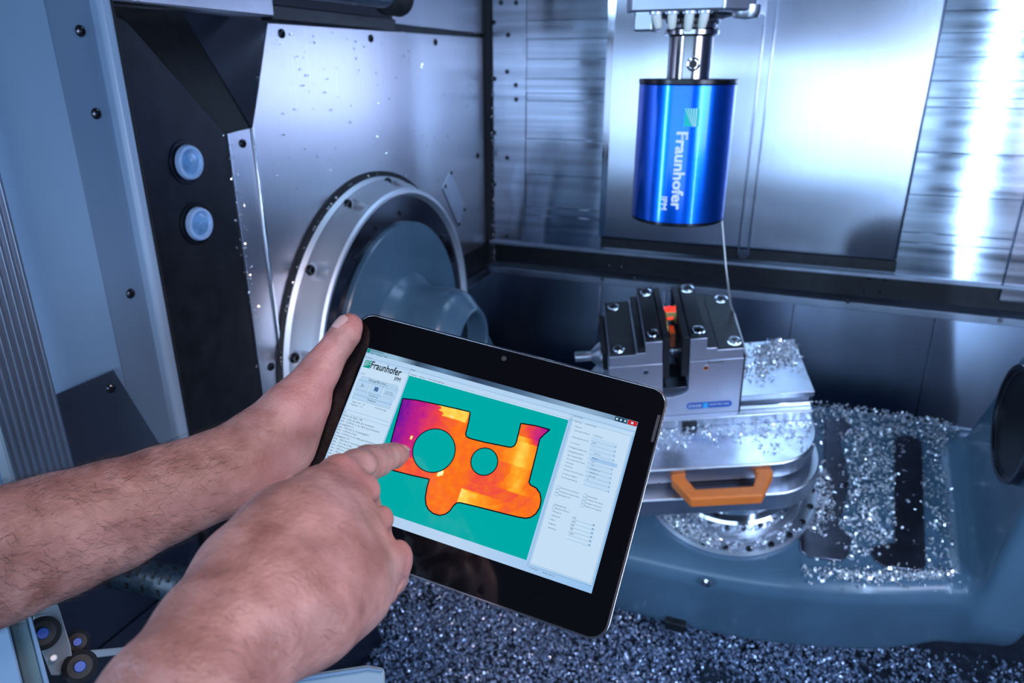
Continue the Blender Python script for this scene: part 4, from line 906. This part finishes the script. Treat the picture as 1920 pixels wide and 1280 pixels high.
# ================================================================== THE PERSON'S ARMS
pe = thing('person', 'bare hairy forearms, left hand gripping the tablet, right index finger touching its screen', 'person', at(200, 1300, .40))
def P(x, y, d): return at(x, y, d)
def rp(r, d): return r * d / FPX
def T3(u, v, w_): return TC + TU * u + TV * v + TN * w_
def chain(F, pts, k=.006, flat=None):
    for (x0, y0, d0, r0), (x1, y1, d1, r1) in zip(pts[:-1], pts[1:]): F.cone(P(x0, y0, d0), rp(r0, d0), P(x1, y1, d1), rp(r1, d1), k, flat)
def bounds(*pp):
    a = np.array(pp); return a.min(0) - .09, a.max(0) + .09
def flush_attr(o, spots):
    v = np.array([p.co[:] for p in o.data.vertices]); f = np.zeros(len(v))
    for c, r in spots: f = np.maximum(f, np.exp(-((v - c) ** 2).sum(1) / r ** 2))
    a = o.data.attributes.new('flush', 'FLOAT', 'POINT'); a.data.foreach_set('value', f.astype(np.float32))
VD = unit(FWD)
# ---- left arm
LF = Field(*bounds(P(-120, 1095, .46), P(0, 1040, .49), P(430, 880, .575), P(680, 580, .64), P(800, 800, .66)), .0019)
chain(LF, [(-190, 1115, .455, 140), (0, 1040, .485, 121), (110, 1002, .505, 110), (210, 967, .525, 99), (310, 926, .545, 86), (380, 900, .56, 78), (435, 877, .572, 76)], .012, (VD, .78))
chain(LF, [(430, 882, .574, 74), (478, 856, .588, 72), (520, 825, .600, 66)], .014, (VD, .72))
chain(LF, [(455, 905, .580, 50), (500, 905, .596, 45), (530, 860, .612, 38)], .012)
chain(LF, [(500, 822, .592, 66), (545, 768, .603, 50), (578, 728, .611, 38), (602, 692, .617, 32), (618, 667, .621, 29)], .010)
chain(LF, [(618, 667, .621, 29), (634, 645, .6245, 28), (648, 625, .6285, 27.5), (656, 611, .6315, 24)], .004)
chain(LF, [(540, 800, .605, 50), (575, 760, .618, 36), (588, 745, .630, 26)], .012)
chain(LF, [(560, 815, .615, 36), (560, 850, .612, 30)], .012)
# four fingers behind the tablet, pads on its back
lu = -.140
for v0_, ln_, r_ in ((.050, .070, .0088), (.028, .080, .0092), (.005, .076, .0088), (-.016, .060, .0078)):
    k0 = T3(lu - .010, v0_ - .004, -.020); k1 = T3(lu + .012, v0_, -.030); k2 = T3(lu + .012 + ln_ * .5, v0_ + .004, -.0290); k3 = T3(lu + .012 + ln_, v0_ + .006, -.0135 - r_ * .8)
    LF.cone(k0, r_ * 1.25, k1, r_ * 1.1, .006); LF.cone(k1, r_ * 1.1, k2, r_, .004); LF.cone(k2, r_, k3, r_ * .8, .004)
LF.cone(T3(lu - .016, .040, -.016), .014, T3(lu - .022, -.015, -.014), .016, .012)
LF.cone(T3(lu - .014, .020, -.020), .015, P(520, 825, .605), .028, .014)
# keep the flesh clear of the tablet
def tab_fn(X, Y, Z):
    dx, dy, dz = X - TC[0], Y - TC[1], Z - TC[2]
    u = dx * TU[0] + dy * TU[1] + dz * TU[2]; v = dx * TV[0] + dy * TV[1] + dz * TV[2]; w_ = dx * TN[0] + dy * TN[1] + dz * TN[2]
    return np.maximum(np.maximum(np.abs(u) - .1402, np.abs(v) - .0995), np.maximum(w_ - .0004, -.0128 - w_))
LF.fn(LF.lo + .02, LF.lo + LF.n * LF.vox - .02, tab_fn, .0015, True)
# creases of the thumb and wrist
for x0, y0, x1, y1, d_ in ((596, 640, 606, 652, .607), (600, 634, 610, 645, .609)): LF.cone(P(x0, y0, d_), .0012, P(x1, y1, d_), .0012, .003, carve=True)
mb, _ = LF.mesh(); relax(mb, 3); la = make('left_arm', mb, SKIN, pe, smooth=3, fix=False)
flush_attr(la, [(P(665, 600, .63), .018), (P(604, 650, .61), .014), (P(590, 740, .60), .035), (P(520, 900, .58), .03)])
# ---- right arm
RF = Field(*bounds(P(240, 1470, .285), P(400, 1240, .31), P(560, 1080, .36), P(760, 850, .59), P(770, 1060, .46)), .0019)
chain(RF, [(215, 1500, .285, 150), (330, 1335, .312, 134), (425, 1205, .342, 125), (488, 1128, .370, 120), (540, 1075, .395, 112)], .02, (VD, .66))
for ch in ([(470, 1055, .376, 62), (535, 985, .402, 56), (590, 930, .431, 45), (634, 895, .458, 36)],
           [(520, 1090, .374, 76), (585, 1010, .404, 60), (630, 957, .436, 45), (662, 926, .462, 34)],
           [(560, 1135, .374, 78), (618, 1062, .404, 60), (658, 1012, .433, 45), (686, 982, .456, 33)],
           [(596, 1158, .374, 64), (653, 1106, .402, 54), (694, 1072, .428, 45), (720, 1048, .447, 35)]):
    chain(RF, ch[:3], .024); chain(RF, ch[2:], .010)
chain(RF, [(610, 1150, .370, 58), (668, 1118, .410, 43), (708, 1095, .440, 34), (728, 1075, .455, 28)], .012)
chain(RF, [(600, 960, .46, 54), (640, 1000, .465, 50), (672, 1050, .46, 44)], .012)
# index finger, stretched towards the screen
tz = tdepth(757, 851)
chain(RF, [(634, 895, .458, 36), (668, 878, .486, 33.5), (690, 868, .512, 31.5), (708, 864, .532, 30)], .006)
chain(RF, [(708, 863, .532, 29), (724, 857, .552, 25), (738, 854, .566, 23.5), (751, 852, tz - .0085, 17.5)], .003)
# curled fingers
for pts_ in ([(662, 926, .462, 34), (680, 927, .492, 29), (680, 942, .510, 27), (662, 955, .508, 24), (648, 958, .492, 21)],
             [(686, 982, .456, 33), (703, 983, .486, 28), (698, 998, .502, 26), (676, 1005, .500, 23), (660, 1003, .484, 20)],
             [(720, 1048, .447, 35), (732, 1052, .474, 28), (720, 1068, .490, 25), (696, 1072, .486, 22), (680, 1066, .472, 19)]): chain(RF, pts_, .0035)
chain(RF, [(730, 1058, .450, 36), (731, 1083, .462, 28), (710, 1102, .458, 26)], .008)
chain(RF, [(672, 952, .468, 38), (684, 1012, .462, 38), (700, 1040, .46, 30)], .012)
# thumb folded against the middle finger
chain(RF, [(530, 1000, .405, 44), (585, 965, .455, 34), (628, 940, .490, 26), (660, 925, .512, 20)], .010)
# tendons and knuckle heads
for a_, b_ in (((560, 1005, .394), (636, 882, .449)), ((595, 1040, .388), (674, 914, .451)), ((632, 1075, .390), (700, 974, .445)), ((655, 1112, .392), (732, 1046, .437))):
    RF.cone(P(*a_), .0035, P(*b_), .0045, .012)
for x, y, d_, r_ in ((638, 885, .452, 32), (680, 918, .460, 31), (706, 974, .456, 31), (737, 1044, .449, 34)): RF.cone(P(x, y, d_), rp(r_, d_), P(x + 1, y, d_), rp(r_, d_), .005)
for a_, b_ in (((676, 948, .440), (722, 952, .468)), ((698, 1012, .428), (738, 1004, .455)), ((668, 905, .458), (704, 897, .49)), ((690, 1132, .405), (745, 1096, .44))): RF.cone(P(*a_), .0010, P(*b_), .0030, .007, carve=True)
RF.fn(RF.lo + .02, RF.lo + RF.n * RF.vox - .02, lambda X, Y, Z: tab_fn(X, Y, Z) - .0012, .001, True)
mb, _ = RF.mesh(); relax(mb, 3); ra = make('right_arm', mb, SKIN, pe, smooth=3, fix=False)
flush_attr(ra, [(P(640, 880, .45), .015), (P(680, 915, .45), .017), (P(710, 972, .45), .014), (P(740, 1035, .44), .019), (P(755, 850, .57), .012)])
# nails
def nail(parent, c, ax, nrm, ln_, wd, name):
    ax = unit(ax); nrm = unit(nrm - ax * (np.array(nrm) @ ax)); sd = np.cross(ax, nrm); v = []; f = []; n, m = 12, 8
    for i in range(n + 1):
        t = -1 + 2 * i / n; e = (1 - abs(t) ** 3.5) ** (1 / 3.5) if abs(t) < 1 else .02
        for j in range(m + 1):
            s = (-1 + 2 * j / m) * max(e, .05); v.append(c + ax * t * ln_ / 2 + sd * s * wd / 2 + nrm * (-.30 * s * s * wd / 2 - .08 * t * t * ln_ / 2))
    for i in range(n):
        for j in range(m): q_ = i * (m + 1) + j; f.append((q_, q_ + 1, q_ + m + 2, q_ + m + 1))
    mb = MB(); mb.add(v, f); mb.add([p - nrm * .0006 for p in v], [tuple(reversed(x)) for x in f]); return make(name, mb, NAIL, parent, smooth=1.2, fix=False)
tp0, tp1 = P(634, 645, .6245), P(656, 611, .6315); tax = unit(tp1 - tp0); nr = unit(-RIGHT * .50 + UP * .36 - FWD * .80)
npv = unit(nr - tax * (nr @ tax)); nail(la, tp1 + npv * .0136 - tax * .0035, unit(tax - npv * .14), nr, .0150, .0130, 'thumb_nail')
ip0, ip1 = P(738, 854, .566), P(751, 852, tz - .0085); iax = unit(ip1 - ip0); nr = unit(UP * .75 - FWD * .45 + RIGHT * .35)
nail(ra, ip1 + unit(nr - iax * (nr @ iax)) * .0088 - iax * .0020, iax, nr, .0120, .0105, 'index_nail')
# arm hair
def hairs(name, o, n, seed, sel, grow, ln_, label):
    r = np.random.default_rng(seed); me = o.data; vs_ = np.array([v.co[:] for v in me.vertices]); ns_ = np.array([v.normal[:] for v in me.vertices])
    idx = [i for i in r.permutation(len(vs_)) if sel(vs_[i])][:n]; mb = MB(); V = []; Fc = []
    for i in idx:
        p = vs_[i]; nn_ = ns_[i]; g = unit(grow + r.normal(size=3) * .32); g = unit(g - nn_ * (g @ nn_)); L_ = ln_ * (.5 + .8 * r.random()); b0 = len(V); cu_ = r.normal() * .35; sd = np.cross(nn_, g)
        e1 = nn_ * .00008; e2 = sd * .00008
        for k, t in enumerate((0, .35, .7, 1.0)):
            c = p + nn_ * L_ * (.42 * t - .20 * t * t) + g * L_ * t * .95 + sd * L_ * cu_ * t * t; s_ = 1 - .8 * t
            V += [c + e1 * s_, c + e2 * s_ * .9 - e1 * s_ * .5, c - e2 * s_ * .9 - e1 * s_ * .5]
        for k in range(3):
            for m in range(3): a_ = b0 + 3 * k + m; b_ = b0 + 3 * k + (m + 1) % 3; Fc.append((a_, b_, b_ + 3, a_ + 3))
    mb.v = V; mb.f = Fc; h = make(name, mb, HAIR, o, fix=False); h['kind'] = 'stuff'; h['label'] = label; return h
def pxof(p): d = p - CAM; z = d @ FWD; return 960 + FPX * (d @ RIGHT) / z, 640 - FPX * (d @ UP) / z
rs_ = random.Random(5)
def sel_l(p):
    x, y = pxof(p); top = 910 - .235 * max(x, 0); k = (y - top) / 190
    if x > 470 or x < -60: return False
    pr = .9 if k < .30 else (.30 if k < .65 else .65)
    if x > 330: pr *= (470 - x) / 140
    return rs_.random() < pr
def sel_r(p):
    x, y = pxof(p); return y < 1330 and rs_.random() < (.5 if x < 560 and y > 1050 else (.10 if x < 660 else .04))
hairs('arm_hair', la, 2200, 21, sel_l, unit(P(300, 935, .54) - P(100, 1000, .50)) * .8 - UP * .35, .013, 'sparse dark forearm hair')
hairs('arm_hair', ra, 220, 22, sel_r, unit(P(420, 1150, .33) - P(560, 1080, .36)) * -.2 + UP * -.5 + RIGHT * .5, .009, 'short fine dark hair')
